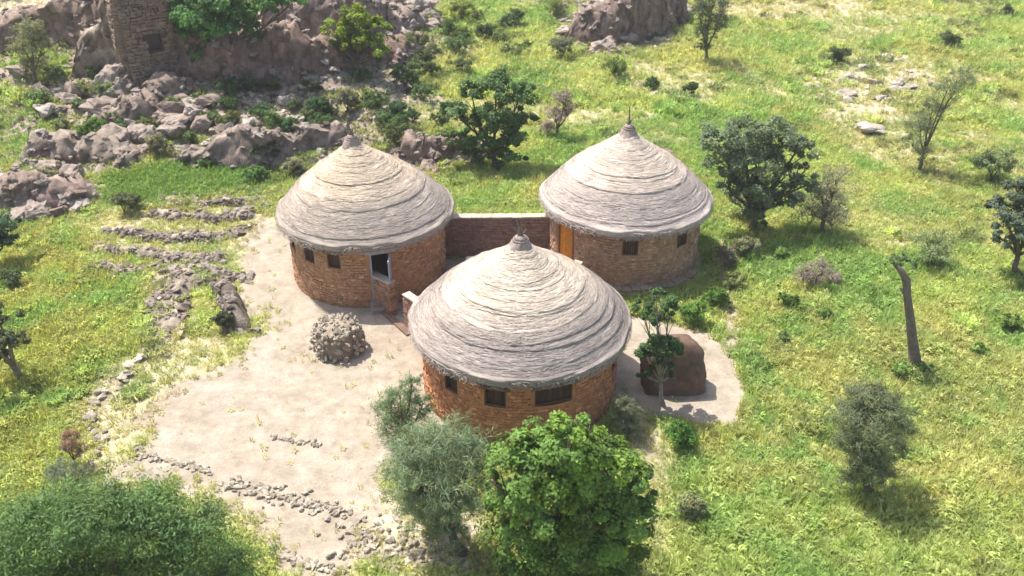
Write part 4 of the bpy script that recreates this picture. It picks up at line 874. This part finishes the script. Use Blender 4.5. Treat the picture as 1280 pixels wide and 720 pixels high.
def scatter(name, label, meshes, pts, scl, rotz, col, hide_mat=None, tilt=None):
    """one point mesh; geometry nodes put an instance of one of the meshes on each point"""
    lib = bpy.data.collections.new(name+'_kinds')
    for i, me_ in enumerate(meshes): o = bpy.data.objects.new(name+'_kind', me_); lib.objects.link(o)
    me = bpy.data.meshes.new(name); me.vertices.add(len(pts)); me.vertices.foreach_set('co', np.asarray(pts, np.float32).ravel())
    a = me.attributes.new('scl', 'FLOAT', 'POINT'); a.data.foreach_set('value', np.asarray(scl, np.float32))
    rot = np.zeros((len(pts), 3), np.float32); rot[:, 2] = rotz
    if tilt is not None: rot[:, :2] = tilt
    a = me.attributes.new('rot', 'FLOAT_VECTOR', 'POINT'); a.data.foreach_set('vector', rot.ravel())
    cc = np.ones((len(pts), 4), np.float32); cc[:, :3] = col; a = me.attributes.new('col', 'FLOAT_COLOR', 'POINT'); a.data.foreach_set('color', cc.ravel())
    ob = link(name, me); g = bpy.data.node_groups.new(name+'_scatter', 'GeometryNodeTree')
    g.interface.new_socket('Geometry', in_out='INPUT', socket_type='NodeSocketGeometry'); g.interface.new_socket('Geometry', in_out='OUTPUT', socket_type='NodeSocketGeometry')
    gi = g.nodes.new('NodeGroupInput'); go = g.nodes.new('NodeGroupOutput'); m2p = g.nodes.new('GeometryNodeMeshToPoints'); ip = g.nodes.new('GeometryNodeInstanceOnPoints')
    ci = g.nodes.new('GeometryNodeCollectionInfo'); ci.inputs['Collection'].default_value = lib; ci.inputs['Separate Children'].default_value = True; ci.inputs['Reset Children'].default_value = True
    ip.inputs['Pick Instance'].default_value = True
    sa = g.nodes.new('GeometryNodeInputNamedAttribute'); sa.data_type = 'FLOAT'; sa.inputs['Name'].default_value = 'scl'
    ra = g.nodes.new('GeometryNodeInputNamedAttribute'); ra.data_type = 'FLOAT_VECTOR'; ra.inputs['Name'].default_value = 'rot'
    L = g.links.new; L(gi.outputs[0], m2p.inputs['Mesh']); L(m2p.outputs[0], ip.inputs['Points']); L(ci.outputs[0], ip.inputs['Instance']); L(sa.outputs[0], ip.inputs['Scale']); L(ra.outputs[0], ip.inputs['Rotation']); L(ip.outputs[0], go.inputs[0])
    md = ob.modifiers.new('scatter', 'NODES'); md.node_group = g; tag(ob, label, name.replace('_', ' '), kind='stuff'); return ob
rg = np.random.default_rng(99)
def field(n, y0, y1, mx=3.0):
    y = rg.uniform(y0, y1, n*2); hw_ = (y*CP+CAM_H*SP)*640/FPX+mx; x = rg.uniform(-1, 1, n*2)*hw_.max(); k = np.abs(x) < hw_; return x[k][:n], y[k][:n]
def in_hut(x, y):
    m = np.zeros(x.shape, bool)
    for c, r in ((cL, 3.6), (cR, 3.7), (cF, 3.6)): m |= (x-c[0])**2+(y-c[1])**2 < r*r
    return m
def grass_cols(x, y, sand, rub, thin, left, n):
    t = fbm(x*.35+3, y*.35+8, 4); t2 = fbm(x*1.3+13, y*1.3+28, 3); t3 = fbm(x*.12+60, y*.12+2, 3)
    lime = np.array([.48,.55,.19]); yell = np.array([.58,.53,.23]); green = np.array([.32,.46,.14]); dry = np.array([.54,.47,.31])
    a = sm((t-.42)/.22)[:, None]; c = green*(1-a)+lime*a
    b = sm((t2*.5+t3*.5-.46)/.16)[:, None]; c = c*(1-b*.55)+yell*b*.55
    gz = sm((sdist(x, y, Z_GREEN)+.5)/1.0)[:, None]; c = c*(1-gz*.8)+np.array([.15,.30,.06])*gz*.8
    lf = (left*sm((t2-.35)/.2))[:, None]*.6; c = c*(1-lf)+np.array([.44,.43,.12])*lf
    d = np.clip(thin*.8+sand*.7, 0, 1)[:, None]; c = c*(1-d*.7)+dry*d*.7
    r = rub[:, None]; c = c*(1-r*.5)+np.array([.17,.22,.085])*r*.5
    return c*rg.uniform(.8, 1.22, (n, 1))*np.array([1, 1, 1])
TU = [tuft('g', 16, .34, .03, .12, .55, 1), tuft('g', 20, .26, .028, .16, .8, 2), tuft('g', 14, .48, .034, .10, .5, 3), tuft('g', 26, .3, .02, .15, .6, 6), tuft('g', 22, .2, .055, .15, .9, 4, True), tuft('g', 20, .32, .06, .17, .8, 5, True)]
for nm, lab, n, y0, y1, s0, s1 in (('near_grass', 'tall lime green grass and herbs growing thickly in the fields round the yard', 130000, 14, 52, .55, 1.05), ('far_grass', 'sunlit lime green and yellow grass of the far field and slopes', 130000, 52, 118, .8, 1.7)):
    x, y = field(n, y0, y1); sa, ru, th_, le = masks(x, y)
    lush = fbm(x*.5+70, y*.5+10, 3)
    den = (1-sa)*(1-.76*ru)*(1-.72*th_)*np.clip(.55+lush*.9, 0, 1)
    den = np.maximum(den, .012*(sa > .5)); k = (rg.random(len(x)) < den) & ~in_hut(x, y); x, y = x[k], y[k]; sa, ru, th_, le, lush = sa[k], ru[k], th_[k], le[k], lush[k]; n = len(x)
    col = grass_cols(x, y, sa, ru, th_, le, n); sc = rg.uniform(s0, s1, n)*(1-.45*np.clip(th_+sa+ru*.6, 0, 1))*(.7+.7*lush)
    scatter(nm, lab, TU, np.stack([x, y, ground_z(x, y)-.02], 1), sc, rg.uniform(0, 6.28, n), col, tilt=rg.normal(0, .12, (n, 2)))
HB = [tuft('h', 130, .34, .06, .34, .42, 20+i, True) for i in range(4)]
x, y = field(15000, 15, 112); sa, ru, th_, le = masks(x, y); pk = fbm(x*.28+90, y*.28+5, 4)
k = (rg.random(len(x)) < (1-sa)*(1-.5*ru)*(1-.5*th_)*sm((pk-.42)/.25)*.75+.0) & (sa < .3) & ~in_hut(x, y); x, y, sa, ru, th_, le = x[k], y[k], sa[k], ru[k], th_[k], le[k]; n = len(x)
hk = rg.random((n, 1)); hc = grass_cols(x, y, sa, ru, th_, le, n)*(.55+.6*hk)*np.array([.92, 1.0, .9])
scatter('low_herbs', 'low leafy herb clumps dotted through the grass in darker and paler greens', HB, np.stack([x, y, ground_z(x, y)-.03], 1), rg.uniform(.4, 1.3, n)*(1+(y > 50)*.4), rg.uniform(0, 6.28, n), hc, tilt=rg.normal(0, .1, (n, 2)))
# pebbles and small rubble
x, y = field(120000, 15, 100); sa, ru, th_, le = masks(x, y)
den = ru*.95+th_*.28*(1-sa)+sa*.05
bst = z1 = sm((sdist(x, y, Z_STONY)+.5)/1.0); den = np.maximum(den, bst*.6)
k = (rg.random(len(x)) < den) & ~in_hut(x, y); x, y, sa, ru = x[k], y[k], sa[k], ru[k]; n = len(x)
sc = rg.uniform(.03, .10, n)*(.55+1.0*ru)*(1+1.6*ru*(rg.random(n) < .15)); sc = np.where(sa > .5, sc*.6, sc)
scatter('small_rubble', 'small loose stones strewn over the slope behind and the edges of the yard', SMALL+SAND_ST, np.stack([x, y, ground_z(x, y)+sc*.2], 1), sc, rg.uniform(0, 6.28, n), np.ones((n, 3)), tilt=rg.uniform(-.5, .5, (n, 2)))

# thin pale air between the camera and the far slope
bm = bmesh.new(); bmesh.ops.create_cube(bm, size=1); me = bpy.data.meshes.new('haze'); bm.to_mesh(me); bm.free()
hm = bpy.data.materials.new('haze_air'); hm.use_nodes = True; hn = hm.node_tree; hn.nodes.clear(); pv = hn.nodes.new('ShaderNodeVolumePrincipled'); pv.inputs['Color'].default_value = (.97, .96, .95, 1); pv.inputs['Density'].default_value = .0005
ho = hn.nodes.new('ShaderNodeOutputMaterial'); hn.links.new(pv.outputs[0], ho.inputs['Volume']); me.materials.append(hm)
o = link('haze', me, None, (0, 760, 9.5)); o.scale = (1900, 2200, 25); tag(o, 'thin pale air over the fields', kind='stuff')
